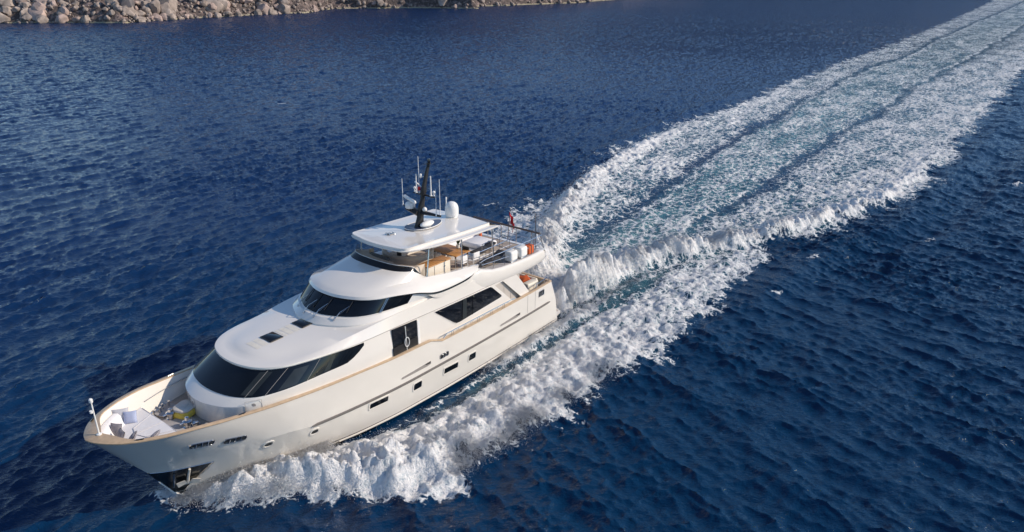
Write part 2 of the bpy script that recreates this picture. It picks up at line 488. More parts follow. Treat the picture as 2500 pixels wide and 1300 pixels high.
def rrect(xc, zc, w, h, r, tilt=0.0, seg=5):
    out = []
    r = min(r, w / 2 * .99, h / 2 * .99)
    for cx, cz, a0 in ((1, 1, 0), (-1, 1, 90), (-1, -1, 180), (1, -1, 270)):
        for k in range(seg + 1):
            a = math.radians(a0 + 90 * k / seg)
            u = cx * (w / 2 - r) + r * math.cos(a); v = cz * (h / 2 - r) + r * math.sin(a)
            out.append((xc + u * math.cos(tilt) - v * math.sin(tilt), zc + u * math.sin(tilt) + v * math.cos(tilt)))
    return out
def scale_out(o, d):
    cx = sum(q[0] for q in o) / len(o); cz = sum(q[1] for q in o) / len(o)
    w = max(q[0] for q in o) - cx; h = max(q[1] for q in o) - cz
    return [(cx + (q[0] - cx) * (1 + d / w), cz + (q[1] - cz) * (1 + d / h)) for q in o]
def framed(name, outline, surf, mats, fw=.045, proud=.02, sides=(1, -1), parent=hull, pane=.006, bars=0):
    """frame ring + pane on a surface function surf(x, z, off) -> Vector"""
    for sg in sides:
        mb = MB()
        def ring(d, off):
            return [Vector((q.x, sg * q.y, q.z)) for q in (surf(a, b, off) for a, b in scale_out(outline, d))]
        mb.loft([ring(fw, .0), ring(fw * .85, proud), ring(0.006, proud), ring(0, pane)], 0, True)
        r0 = ring(0, pane); c = sum(r0, Vector()) / len(r0)
        mb.add(r0 + [c], [[i, (i + 1) % len(r0), len(r0)] for i in range(len(r0))], 1)
        xs = [q[0] for q in outline]; zs = [q[1] for q in outline]
        zc = sum(zs) / len(zs)
        for b in range(bars):
            xb = min(xs) + (max(xs) - min(xs)) * (b + 1) / (bars + 1)
            hh = (max(zs) - min(zs)) * .36
            p0 = surf(xb, zc - hh, .025); p1 = surf(xb, zc + hh, .025)
            mb.tube([(p0.x, sg * p0.y, p0.z), (p1.x, sg * p1.y, p1.z)], .028, 6, 0)
        part(mb, name, mats, parent, 30)
# hull openings
for (x, z, w, h) in ((12.83, 1.47, .56, .40), (8.6, 1.37, .56, .41)):
    framed("square_porthole", rrect(x, z, w, h, .09), on_hull, ['hullwhite', 'glass'], .075, .028)
for (x, z, w, h) in ((15.4, 1.70, 1.12, .31), (10.33, 1.40, 1.08, .34)):
    framed("long_porthole", rrect(x, z, w, h, .06, .04), on_hull, ['hullwhite', 'glass'], .085, .03)
for (x, z) in ((21.06, 2.03), (18.95, 1.75)):
    framed("round_porthole", rrect(x, z, .34, .25, .13), on_hull, ['hullwhite', 'darksteel'], .085, .03)
for (x, z, tl) in ((23.75, 3.32, .10), (22.5, 3.03, .13)):
    framed("mooring_slot", rrect(x, z, .86, .25, .12, tl), on_hull, ['steel', 'darksteel'], .035, .035, bars=3)
framed("mooring_slot", rrect(10.9, 2.46, .62, .22, .08), on_hull, ['steel', 'darksteel'], .03, .03, bars=2)
framed("mooring_slot", rrect(2.1, 2.95, .55, .32, .06), on_hull, ['steel', 'darksteel'], .03, .03, bars=2)
for (xa, xb, z) in ((11.9, 14.0, 2.42), (4.3, 6.25, 2.37)):
    o = [(xa, z + .13), (xa, z - .06), (xa + .3, z - .10), (xb - .1, z - .09), (xb, z - .03), (xb - .1, z + .04), (xa + .6, z + .10)]
    framed("air_vent", o, on_hull, ['hullwhite', 'ventgrey'], .03, .012)
    o2 = [(xa + .02, z + .09), (xa + .02, z + .0), (xa + .32, z + .02), (xa + .42, z + .085)]
    framed("vent_grille", o2, on_hull, ['ventgrey', 'black'], .012, .016, pane=.014)
# boarding gate seams near the stern
mb = MB()
for x in (3.55, 2.75):
    mb.mark().tube([on_hull(x, z, .004) for z in np.linspace(2.15, 3.3, 6)], .008, 5)
part(mb, "gate_seam", 'seam', hull)
# dark anchor pocket wrapped round the stem
mb = MB()
def stem_x(z): return float(np.interp(z, [.32, 1.92, 4.54], [24.33, 25.3, 27.2]))
zz = np.linspace(.36, 1.86, 12)
ring = []
for z in zz:
    xa = float(np.interp(z, [.36, .9, 1.86], [24.0, 23.72, 23.12])); xb = stem_x(z)
    xs = xa + (xb - xa) * (1 - (1 - np.linspace(0, 1, 9)) ** 1.6)
    pr = [on_hull(x, z, .014) for x in xs[:-1]] + [Vector((xb + .02, 0, z))]
    ring.append(pr + mir(pr[:-1])[::-1])
mb.loft(ring)
part(mb, "anchor_pocket", 'darksteel', hull, 30)
mb = MB()
for sg in (1, -1):
    for (p0, p1, r) in (((23.10, 1.87), (23.74, .85), .03), ((23.12, 1.87), (25.2, 1.88), .02), ((23.24, 1.62), (23.45, 1.25), .05)):
        mb.mark().tube([(q.x, sg * q.y, q.z) for q in (on_hull(p0[0] + (p1[0] - p0[0]) * k / 6, p0[1] + (p1[1] - p0[1]) * k / 6, .02) for k in range(7))], r, 6)
part(mb, "pocket_rim", 'steel', hull)
# keel bar
mb = MB()
mb.tube([(23.5, 0, -.35), (24.1, 0, .12), (24.38, 0, .34), (24.9, 0, 1.22)], [.07, .06, .04, .03], 8)
part(mb, "stem_bar", 'plastic', hull)
# swim platform
mb = MB()
ol = [(0.1, 2.95), (-.75, 2.75), (-1.1, 2.0), (-1.15, 0), (-1.1, -2.0), (-.75, -2.75), (0.1, -2.95)]
mb.prism([(x, y, .42) for x, y in ol], (0, 0, .16), 0)
ol2 = [(x * .9, y * .95) for x, y in ol]
mb.prism([(x, y, .584) for x, y in ol2], (0, 0, .012), 1)
part(mb, "swim_platform", ['hullwhite', 'teakdeck'], yacht)

# ---------------------------------------------------------------- deckhouse shell
def smooth_ring(ctrl, k=7):
    """ctrl: port stern -> bow centre (x, y, z); returns full mirrored smooth ring, k samples per span"""
    P = np.array(ctrl, float); full = np.vstack([P, (P[:-1] * [1, -1, 1])[::-1]])
    ch = np.concatenate([[0], np.cumsum(np.sqrt(np.linalg.norm(np.diff(full, axis=0), axis=1)))])
    u = np.concatenate([np.linspace(ch[i], ch[i + 1], k, endpoint=False) for i in range(len(ch) - 1)] + [[ch[-1]]])
    # centripetal-parameter cubic (finite difference tangents)
    out = []
    m = np.zeros_like(full)
    for i in range(len(full)):
        if i == 0: m[i] = (full[1] - full[0]) / (ch[1] - ch[0])
        elif i == len(full) - 1: m[i] = (full[-1] - full[-2]) / (ch[-1] - ch[-2])
        else:
            h0, h1 = ch[i] - ch[i - 1], ch[i + 1] - ch[i]
            m[i] = ((full[i] - full[i - 1]) / h0 * h1 + (full[i + 1] - full[i]) / h1 * h0) / (h0 + h1)
    for q in u:
        i = min(int(np.searchsorted(ch, q, side='right') - 1), len(ch) - 2)
        h = ch[i + 1] - ch[i]; t = (q - ch[i]) / h
        out.append(Vector((1 + 2 * t) * (1 - t) ** 2 * full[i] + t * (1 - t) ** 2 * h * m[i] + t * t * (3 - 2 * t) * full[i + 1] + t * t * (t - 1) * h * m[i + 1]))
    return out

C_base = [(12.4, 3.17, 3.1), (14, 3.2, 3.1), (16, 3.2, 3.1), (18.3, 3.02, 3.1), (20.2, 2.80, 3.1), (21.5, 2.36, 3.1), (22.25, 1.65, 3.1), (22.62, .8, 3.1), (22.74, 0, 3.1)]
C_w1 = [(x + .0, y, 4.2) for x, y, z in C_base]
C_sill = [(12.4, 3.14, 4.50), (14, 3.17, 4.50), (16, 3.16, 4.50), (18.3, 3.0, 4.49), (20.2, 2.79, 4.47), (21.3, 2.36, 4.46), (21.86, 1.66, 4.46), (22.12, .82, 4.46), (22.2, 0, 4.46)]
C_top = [(12.4, 3.08, 5.06), (14, 3.09, 5.11), (15.9, 3.06, 5.15), (17.6, 2.88, 5.20), (18.9, 2.64, 5.24), (19.85, 2.30, 5.25), (20.55, 1.66, 5.26), (20.88, .82, 5.26), (20.97, 0, 5.26)]
C_sh = [(12.4, 2.97, 5.74), (14, 2.94, 5.72), (15.9, 2.84, 5.62), (17.35, 2.67, 5.50), (18.6, 2.42, 5.42), (19.5, 2.06, 5.40), (20.14, 1.46, 5.40), (20.46, .73, 5.41), (20.55, 0, 5.41)]
AFT = [(4.4, 3.07, 4.93), (7, 3.08, 4.93), (9.5, 3.08, 4.96)]
AFTS = [(4.4, 2.98, 5.2), (7, 3.02, 5.55), (9.5, 3.02, 5.72)]
K = 7
R_base, R_w1, R_sill = smooth_ring(C_base, K), smooth_ring(C_w1, K), smooth_ring(C_sill, K)
R_top_f = smooth_ring(C_top, K)
R_top, R_sh = smooth_ring(AFT + C_top, K), smooth_ring(AFTS + C_sh, K)
def lipw(q): return float(sstep(15.2, 18.2, q.x))
def ring_off(r, d, dz):
    rr = inset(r, [-d * lipw(q) for q in r])
    return [q + Vector((0, 0, dz * lipw(o) + (.03 * (1 - lipw(o))))) if dz else q for q, o in zip(rr, r)]
R_l1 = ring_off(R_top, .06, .015); R_l2 = ring_off(R_top, .08, .05); R_l3 = ring_off(R_top, .06, .12)
R_mid = [a.lerp(b, .7) + Vector((0, 0, .02 * lipw(a))) for a, b in zip(R_l3, R_sh)]
def spine(f):
    out = []
    for q in R_sh:
        sx = min(q.x, 19.7)
        zs = float(np.interp(sx, [4, 15.5, 17, 18.7, 20], [5.72, 5.70, 5.645, 5.60, 5.575]))
        out.append(Vector((q.x + (sx - q.x) * f, q.y * (1 - f), q.z + (zs - q.z) * (1 - (1 - f) ** 2))))
    return out
house = MB()
house.loft([R_base, R_w1, [a.lerp(b, .75) + Vector((0, 0, .02)) for a, b in zip(R_w1, R_sill)], R_sill, R_top_f], 0)
house.loft([R_top, R_l1, R_l2, R_l3, R_mid, R_sh, spine(.3), spine(.6), spine(1.0)], 0)
deckhouse = part(house, "deckhouse", 'white', yacht, 24)

def patch(ra, rb, i0, i1, va, vb, off=.012, nv=5):
    """sheet between two rings, ring indices i0..i1, va(i), vb(i) fractions; pushed outwards"""
    rows = []
    for k in range(nv + 1):
        row = []
        for i in range(i0, i1 + 1):
            v = va(i) + (vb(i) - va(i)) * k / nv
            p = ra[i].lerp(rb[i], v)
            t = (ra[min(i + 1, len(ra) - 1)] - ra[max(i - 1, 0)]).normalized()
            up = (rb[i] - ra[i]).normalized()
            nn = up.cross(t)
            if nn.dot(Vector((p.x - 12, p.y, 0.6))) < 0: nn = -nn
            row.append(p + nn.normalized() * off)
        rows.append(row)
    return rows
# wrap-round forward window
nf = len(R_sill); mid_i = (nf - 1) // 2
def xs_at(i): return R_sill[i].x
def wlow(i):
    x = R_sill[i].x
    return float(np.clip((17.05 - x) / 1.25, 0, 1)) ** 1.4 * .94 + .03
iA = next(i for i in range(nf) if R_sill[i].x > 15.85)
mb = MB(); mb.loft(patch(R_sill, R_top_f, iA, nf - 1 - iA, wlow, lambda i: .97, .014))
win = part(mb, "front_window", 'glass', deckhouse, 60)
mb = MB()
def edge(ra, rb, i0, i1, v, off): return patch(ra, rb, i0, i1, lambda i: v(i), lambda i: v(i), off, 1)[0]
def mull(i, off=.02, frac=0.0, lean=0):
    a = R_sill[i].lerp(R_sill[i + 1], frac); j = i + lean
    b = R_top_f[j].lerp(R_top_f[j + 1], frac)
    nn = Vector((max(a.x - 18, 0) * .5, a.y, 0.3)).normalized() * off
    return [a.lerp(b, .03) + nn, a.lerp(b, .97) + nn]
for i in [k for k in range(mid_i) if k in (next(j for j in range(nf) if R_sill[j].x > xx) for xx in (18.9, 20.9, 21.6))]:
    p = mull(i); mb.mark().tube(p, .011, 5); mb.mark().tube(mir(p), .011, 5)
part(mb, "window_mullion", 'seam', win)
# pale blinds seen through the glass, as lighter panes
mb = MB()
def pane_patch(x0, x1, v0, v1):
    a = next(j for j in range(nf) if R_sill[j].x > x0); b = next(j for j in range(nf) if R_sill[j].x > x1)
    if b <= a: b = a + 1
    r = patch(R_sill, R_top_f, a, b, lambda i: v0, lambda i: v1, .0165, 2)
    mb.mark().loft(r); mb.mark().loft([mir(q) for q in r])
pane_patch(19.6, 20.4, .08, .82); pane_patch(21.45, 21.75, .1, .9); pane_patch(17.7, 18.1, .1, .9)
part(mb, "window_blind", 'curtain', win)
# groove along the house side
mb = MB()
for sg in (1, -1):
    ln = [q for q in R_top[:(len(R_top) + 1) // 2] if 6.2 < q.x < 18.4]
    mb.mark().tube([(q.x, sg * (q.y + .004), q.z + .03) for q in ln], .014, 5)
part(mb, "roof_groove", 'seam', deckhouse)
# hatches, non-skid strips
from mathutils.bvhtree import BVHTree
_roof = BVHTree.FromPolygons([Vector(q) for q in house.v], house.f)
def roof_z(x, y):
    h = _roof.ray_cast(Vector((x, y, 9)), Vector((0, 0, -1)))
    return h[0].z if h[0] is not None else 5.6
for x in (18.76, 17.0):
    z = max(roof_z(x + d, .06 + e) for d in (-.3, 0, .3) for e in (-.35, 0, .35))
    mb = MB(); mb.rbox((x, .06, z), (.72, .86, .06), .05, 0, 0)
    mb.rbox((x, .06, z + .022), (.60, .74, .03), .04, 0, 1)
    h = part(mb, "deck_hatch", ['black', 'glass'], deckhouse)
mb = MB()
for xa, xb in ((19.22, 19.50), (19.56, 19.84), (17.46, 17.76), (17.82, 18.10), (18.16, 18.32)):
    rows_ = [[Vector((x, yy, roof_z(x, yy) + .006)) for yy in np.linspace(-.36, .48, 8)] for x in np.linspace(xa, xb, 4)]
    mb.mark().loft(rows_)
part(mb, "nonskid_strip", 'nonskid', deckhouse)
# side doors
def wall(x, z, off=0):
    hb = (len(R_base) + 1) // 2
    def yy(R): return float(np.interp(x, [q.x for q in R[:hb - 8]], [q.y for q in R[:hb - 8]]))
    y = float(np.interp(z, [3.1, 4.2, 4.55, 5.12], [yy(R_base), yy(R_w1), yy(R_sill), yy(R_top_f)]))
    return Vector((x, y + off, z))
for sg in (1, -1):
    mb = MB()
    o = [(12.62, 3.45), (14.28, 3.45), (14.22, 5.14), (12.52, 5.05)]
    q = [wall(x, z, .045) for x, z in o]
    mb.prism([(a.x, sg * a.y, a.z) for a in q], (0, sg * .012, 0), 0)
    d = part(mb, "side_door", 'glass', deckhouse)
    mb = MB()
    q = [wall(x, z, .058) for x, z in ((12.62, 3.45), (14.28, 3.45), (14.27, 4.2), (12.61, 4.2))]
    mb.prism([(a.x, sg * a.y, a.z) for a in q], (0, sg * .006, 0), 0)
    part(mb, "door_panel", 'black', d)
    mb = MB()
    for i in range(24):
        a0, a1 = 2 * math.pi * i / 24, 2 * math.pi * (i + 1) / 24
        mb.tube([(13.38 + .15 * math.cos(a), sg * (wall(13.4, 4.15).y + .10), 4.2 + .25 * math.sin(a)) for a in (a0, a1)], .022, 6)
    mb.tube([(13.38, sg * (wall(13.4, 4).y + .09), 3.5), (13.38, sg * (wall(13.4, 5).y + .10), 5.03)], .018, 6)
    part(mb, "door_handle", 'plastic', d)
    mb = MB(); q = [wall(x, z, .045) for x, z in ((12.40, 3.45), (12.56, 3.45), (12.50, 4.98), (12.36, 4.98))]
    mb.prism([(a.x, sg * a.y, a.z) for a in q], (0, sg * .02, 0)); part(mb, "door_jamb", 'plastic', d)
# locker outlines with round latches on the house front
mb = MB()
def front(ang, z, off):
    i = int(mid_i + ang); a = R_base[i]; b = R_sill[i]
    t = (R_base[i + 1] - R_base[i - 1]).normalized(); nn = Vector((t.y, -t.x, 0)); 
    if nn.dot(Vector((a.x - 18, a.y, 0))) < 0: nn = -nn
    return Vector((a.x, a.y, z)) + nn * off
for i0, i1, z0, z1 in ((-9, -5, 3.62, 4.12), (-5, -1, 3.62, 4.12), (19, 23, 3.98, 4.4)):
    c = [front(-i0, z0, .01), front(-i1, z0, .01), front(-i1, z1, .01), front(-i0, z1, .01)]
    mb.mark()
    for a, b in zip(c, c[1:] + c[:1]): mb.tube([a, b], .007, 4)
    m = sum(c, Vector()) / 4; nn = (front(-(i0 + i1) / 2, 4, 1) - front(-(i0 + i1) / 2, 4, 0)).normalized()
    mb.lathe([(.09, 0), (.09, .012), (.05, .014), (.05, .02)], m, 14, 0, nn)
part(mb, "locker_lid", 'seam', deckhouse)
# ---------------------------------------------------------------- wheelhouse and fly coaming
C_foot = [(9.5, 2.86, 5.70), (11.3, 2.9, 5.70), (12.6, 2.9, 5.71), (13.9, 2.88, 5.72), (15.05, 2.68, 5.72), (15.9, 2.16, 5.72), (16.48, 1.32, 5.72), (16.76, .64, 5.72), (16.83, 0, 5.72)]
C_si = [(9.5, 2.84, 5.76), (11.3, 2.86, 5.84), (12.6, 2.83, 5.93), (13.9, 2.70, 5.97), (14.9, 2.44, 5.97), (15.55, 2.0, 5.97), (16.05, 1.22, 5.97), (16.3, .6, 5.97), (16.36, 0, 5.97)]
C_gt = [(9.5, 2.96, 5.90), (11.0, 2.98, 5.97), (12.3, 2.93, 6.34), (13.4, 2.76, 6.55), (14.35, 2.42, 6.60), (14.88, 1.95, 6.62), (15.25, 1.2, 6.62), (15.42, .6, 6.62), (15.46, 0, 6.62)]
C_lip = [(7.45, 2.86, 6.22), (8.2, 3.02, 6.0), (9.5, 3.06, 5.90), (11.0, 3.07, 5.99), (12.3, 3.01, 6.38), (13.45, 2.83, 6.59), (14.42, 2.47, 6.64), (14.98, 1.98, 6.66), (15.36, 1.22, 6.66), (15.53, .6, 6.66), (15.57, 0, 6.66)]
C_lp2 = [(7.35, 2.8, 6.25), (8.2, 2.97, 6.10), (9.5, 3.01, 6.05), (11.0, 3.0, 6.17), (12.3, 2.92, 6.50), (13.42, 2.74, 6.69), (14.38, 2.38, 6.75), (14.92, 1.91, 6.77), (15.28, 1.18, 6.77), (15.45, .59, 6.77), (15.49, 0, 6.77)]
C_cr = [(7.2, 2.68, 6.25), (8.2, 2.66, 6.36), (9.5, 2.62, 6.49), (10.9, 2.54, 6.70), (11.9, 2.44, 6.81), (12.95, 2.30, 6.87), (13.85, 2.05, 6.89), (14.48, 1.68, 6.90), (14.9, 1.08, 6.91), (15.08, .55, 6.91), (15.12, 0, 6.91)]
C_in = [(7.2, 2.52, 6.22), (8.2, 2.42, 6.32), (9.5, 2.36, 6.44), (10.9, 2.28, 6.66), (11.45, 2.24, 7.0), (11.75, 2.2, 7.16), (12.1, 2.05, 7.22), (12.4, 1.7, 7.25), (12.58, 1.15, 7.26), (12.65, .6, 7.27), (12.67, 0, 7.27)]
C_st = [(7.2, 2.46, 6.22), (8.2, 2.34, 6.31), (9.5, 2.28, 6.43), (10.9, 2.2, 6.65), (11.35, 2.17, 7.04), (11.55, 2.12, 7.28), (11.85, 1.96, 7.40), (12.1, 1.62, 7.44), (12.27, 1.1, 7.46), (12.33, .57, 7.47), (12.35, 0, 7.47)]
R_foot, R_si, R_gt = smooth_ring(C_foot), smooth_ring(C_si), smooth_ring(C_gt)
R_lip, R_lp2, R_cr, R_in, R_st = [smooth_ring(c) for c in (C_lip, C_lp2, C_cr, C_in, C_st)]
R_lip_f = R_lip[14:-14]
mb = MB()
mb.loft([[q - Vector((0, 0, .1)) for q in R_foot], R_foot, [a.lerp(b, .7) + Vector((0, 0, .05)) for a, b in zip(R_foot, R_si)], R_si, R_gt, R_lip_f], 0)
wheelhouse = part(mb, "wheelhouse", 'white', yacht, 24)
def flyfloor(x): return 5.35 + .055 * x
mb = MB()
R_c2 = [a.lerp(b, .5) + Vector((0, 0, .02)) for a, b in zip(R_cr, R_in)]
R_lc = [a.lerp(b, .5) + Vector((0, 0, .012)) for a, b in zip(R_lp2, R_cr)]
R_sd = [Vector((q.x, q.y * .995, flyfloor(q.x) - .05)) for q in R_st]
R_skirt = [Vector((q.x, q.y * .995, q.z - max(0.0, min(q.z - 5.60, 1.0)) * float(sstep(11.9, 10.6, q.x)))) for q in R_lip]
mb.loft([R_skirt, R_lip, R_lp2, R_lc, R_cr, R_c2, R_in], 0)
mb.loft([R_st, R_sd], 0)
cstep = 4 * 7 - 3
mb.loft([R_in[:cstep + 1], R_st[:cstep + 1]], 0); mb.loft([R_in[-cstep - 1:], R_st[-cstep - 1:]], 0)
fly = part(mb, "fly_coaming", 'white', yacht, 22)
mb = MB(); mb.loft([R_in[cstep:-cstep], [a.lerp(b, .5) + Vector((0, 0, .01)) for a, b in zip(R_in, R_st)][cstep:-cstep], R_st[cstep:-cstep]], 0)
part(mb, "screen_base_panel", 'darkstrip', fly)
mb = MB(); mb.loft([R_st[cstep + 6:-cstep - 6], [q + Vector((-.10, -.02 * np.sign(q.y), .30)) for q in R_st[cstep + 6:-cstep - 6]]], 0)
part(mb, "clear_wind_screen", 'clear', fly)
mb = MB(); mb.tube([q + Vector((0, 0, .012)) for q in R_st[cstep + 2:-cstep - 2]], .016, 6)
part(mb, "screen_trim", 'plastic', fly)
# windscreen band
nw = len(R_si); mw = (nw - 1) // 2
def whl(i): return .04
i0 = next(i for i in range(nw) if R_gt[i].x > 12.35)
mb = MB(); mb.loft(patch(R_si, R_gt, i0, nw - 1 - i0, lambda i: .03, lambda i: .975, .014), 0)
wscreen = part(mb, "windscreen", 'glass', wheelhouse, 60)
iw = next(i for i in range(nw) if R_gt[i].x > 11.0)
mb = MB()
r = patch(R_si, R_gt, iw, i0, lambda i: .05, lambda i: .97, .018); mb.mark().loft(r); mb.mark().loft([mir(q) for q in r])
part(mb, "wing_panel", 'plastic', wheelhouse, 60)
mb = MB()
for i in (next(j for j in range(nw) if R_si[j].x > 14.25),):
    for f in (0, .6):
        a = R_si[i].lerp(R_si[i + 1], f); b = R_gt[i].lerp(R_gt[i + 1], f)
        nn = Vector((.3, 1, .2)).normalized() * .03
        mb.mark().tube([a + nn, b + nn], .018, 6); mb.mark().tube(mir([a + nn, b + nn]), .018, 6)
part(mb, "window_mullion", 'steel', wscreen)
for fi, tilt in ((-15, 3), (-4, 3), (5, 3), (14, 2)):
    i = mw + fi
    mb = MB()
    a = R_foot[i].lerp(R_si[i], .55) + Vector((.02, 0, .05))
    e = R_si[i - tilt].lerp(R_gt[i - tilt], .62) + Vector((.10, 0, .04))
    mb.tube([a, a.lerp(e, .5) + Vector((.10, 0, .07)), e], [.02, .016, .012], 6)
    mb.lathe([(.045, 0), (.045, .05), (.02, .07)], a - Vector((0, 0, .05)), 10)
    b0 = R_si[i - tilt].lerp(R_gt[i - tilt], .25) + Vector((.05, 0, .02)); b1 = R_si[i - tilt].lerp(R_gt[i - tilt], .95) + Vector((.06, 0, .02))
    mb.tube([b0, e + Vector((-.04, 0, 0)), b1], .018, 6, 1)
    mb.tube([a + Vector((0, -.08, 0)), e + Vector((-.02, -.05, -.05))], .008, 5)
    part(mb, "wiper", ['steel', 'black'], wheelhouse)
# dark swoosh line between the fly coaming and the side
mb = MB()
hl = R_lip[5:36]
for sg in (1, -1):
    c = [Vector((q.x, sg * (q.y + .006), q.z - .015)) for q in hl]
    rr = [max(.012, .05 * float(sstep(0, 4, k)) * (1 - .75 * float(sstep(14, 33, k)))) for k in range(len(hl))]
    mb.mark().tube(c, rr, 8)
part(mb, "swoosh_line", 'darkstrip', fly)

# ---------------------------------------------------------------- aft side walls with saloon window, recess and end fin
from mathutils.geometry import tessellate_polygon
def wall_panel(mb, outline, holes, yf, thick, sg, mat=0):
    loops = [outline] + holes
    pts = [q for l in loops for q in l]
    tris = tessellate_polygon([[Vector((a, b, 0)) for a, b in l] for l in loops])
    A = [Vector((x, sg * yf(x, z), z)) for x, z in pts]; B = [Vector((x, sg * (yf(x, z) - thick), z)) for x, z in pts]
    n = len(pts); F = [list(t) for t in tris] + [[n + i for i in t][::-1] for t in tris]
    o = 0
    for l in loops:
        m = len(l)
        F += [[o + i, o + (i + 1) % m, n + o + (i + 1) % m, n + o + i] for i in range(m)]; o += m
    mb.add(A + B, F, mat)
def densify(o, d=.5):
    out = []
    for a, b in zip(o, o[1:] + o[:1]):
        L = math.hypot(b[0] - a[0], b[1] - a[1]); k = max(1, int(L / d))
        out += [(a[0] + (b[0] - a[0]) * i / k, a[1] + (b[1] - a[1]) * i / k) for i in range(k)]
    return out
def ywall(x, z): return float(np.interp(z, [3.1, 5.0], [3.15, 3.075])) + .0
w_out = densify([(12.42, 3.1), (12.42, 5.055), (9.5, 4.955), (7, 4.925), (4.46, 4.925), (4.3, 4.80), (4.15, 4.62), (3.8, 4.2), (3.42, 3.7), (3.1, 3.3), (3.0, 3.12)])
w_hole = [(6.3, 4.80), (5.62, 4.84), (5.54, 4.80), (3.97, 3.34), (4.0, 3.28), (4.74, 3.32)]
sal = [(11.12, 4.95), (6.75, 4.86), (6.6, 4.8), (5.78, 4.05), (5.82, 3.96), (5.95, 3.94), (9.35, 3.72), (9.6, 3.74), (9.8, 3.85), (11.13, 4.90)]
for sg in (1, -1):
    mb = MB(); wall_panel(mb, w_out, [w_hole], ywall, .10, sg)
    sw = part(mb, "saloon_side_wall", 'white', yacht)
    framed("saloon_window", sal, lambda x, z, off: Vector((x, ywall(x, z) + off, z)), ['white', 'glass'], .05, .022, (sg,), sw, .010)
    mb = MB()
    for (x0, x1) in ((9.15, 9.02), (8.3, 8.22)):
        mb.mark().tube([(x0, sg * (ywall(x0, 3.8) + .016), 3.78), (x1, sg * (ywall(x1, 4.9) + .016), 4.86)], .022, 5)
    mb.mark(); q = [(9.12, 3.78), (8.78, 3.80), (8.70, 4.86), (9.02, 4.87)]
    mb.prism([(x, sg * (ywall(x, z) + .0105), z) for x, z in q], (0, sg * .002, 0), 1)
    part(mb, "window_mullion", ['darkstrip', 'curtain'], sw)
    mb = MB(); mb.prism([(x, sg * 2.93, z) for x, z in ((6.6, 3.0), (3.9, 3.0), (3.9, 4.9), (6.6, 4.9))], (0, sg * .03, 0))
    for x in (5.35, 4.75): mb.tube([(x, sg * 2.965, 3.2), (x + .02, sg * 2.965, 4.85)], .012, 4)
    part(mb, "recess_panel", 'recess', sw)
# saloon aft bulkhead with glass doors
mb = MB(); mb.rbox((5.05, 0, 3.62), (.12, 5.3, 2.5), .02, 0, 0)
for y in (-1.5, -.5, .5, 1.5): mb.rbox((4.985, y, 3.5), (.03, .92, 2.1), .01, 0, 1)
part(mb, "saloon_bulkhead", ['white', 'glass'], yacht)
# fly deck slab with rounded aft overhang and bulwark
xs = [8.6, 8.0, 7.4, 6.9, 6.4, 5.6, 4.8, 4, 3.2, 2.4, 1.9, 1.5, 1.25, 1.1]
def zt(x): return float(np.interp(x, [1.1, 1.25, 1.5, 1.9, 3, 4.4, 5.6, 6.4, 6.9, 7.4, 8.0, 8.6], [5.15, 5.36, 5.52, 5.57, 5.55, 5.58, 5.67, 5.78, 5.92, 6.10, 6.0, 5.85]))
def zb(x): return float(np.interp(x, [1.1, 1.3, 1.7, 2.2, 4, 8], [5.02, 4.92, 4.86, 4.83, 4.78, 4.90]))
def yo(x): return float(np.interp(x, [1.1, 1.25, 1.5, 1.9, 2.6, 4, 7.2, 8.0, 8.6], [2.82, 2.93, 3.02, 3.08, 3.11, 3.10, 3.08, 3.02, 2.85]))
mb = MB()
for sg in (1, -1):
    secs = []
    for x in xs:
        a, b, y = zt(x), zb(x), yo(x); f = min(flyfloor(x), a - .04)
        prof = [(y - .5, b - .0), (y - .06, b), (y, b + .07), (y + .01, (a + b) / 2), (y - .02, a - .12), (y - .06, a - .04), (y - .12, a), (y - .62, a), (y - .66, a - .03), (y - .66, f - .08)]
        secs.append([Vector((x, sg * u, w)) for u, w in prof])
    mb.loft(secs, 0)
    mb.add(secs[-1], [list(range(len(secs[-1])))], 0)
ex = [(1.1, 5.02, 5.15), (1.02, 5.0, 5.3), (1.02, 4.95, 5.42)]
mb.loft([[Vector((1.25, y, 4.86)) for y in (-2.85, 2.85)], [Vector((1.06, y, 5.0)) for y in (-2.8, 2.8)], [Vector((1.08, y, 5.2)) for y in (-2.8, 2.8)], [Vector((1.25, y, 5.44)) for y in (-2.85, 2.85)], [Vector((1.55, y, 5.46)) for y in (-2.9, 2.9)], [Vector((1.6, y, 5.3)) for y in (-2.9, 2.9)]], 0)
mb.loft([[Vector((x, y, zb(x))) for y in (-2.65, 2.65)] for x in [8, 4, 2.2, 1.7, 1.25]], 0)
ov = part(mb, "fly_deck_overhang", 'white', fly, 40)
mb = MB()
fl = [(12.2, 1.7), (11.6, 2.1), (10.5, 2.26), (9, 2.34), (7.6, 2.4), (5, 2.46), (1.5, 2.42)]
mb.loft([[Vector((x, -y, flyfloor(x))) for x, y in fl], [Vector((x, y, flyfloor(x))) for x, y in fl]], 0)
part(mb, "fly_deck", 'teakdeck', fly)
mb = MB()
for sg in (1, -1):
    a = [Vector((x, sg * (yo(x) - .14), zt(x) + .004)) for x in xs if 1.6 < x < 6.6]; b = [Vector((x, sg * (yo(x) - .6), zt(x) + .004)) for x in xs if 1.6 < x < 6.6]
    mb.mark().loft([a, b])
part(mb, "walkway_nonskid", 'greydeck', fly)

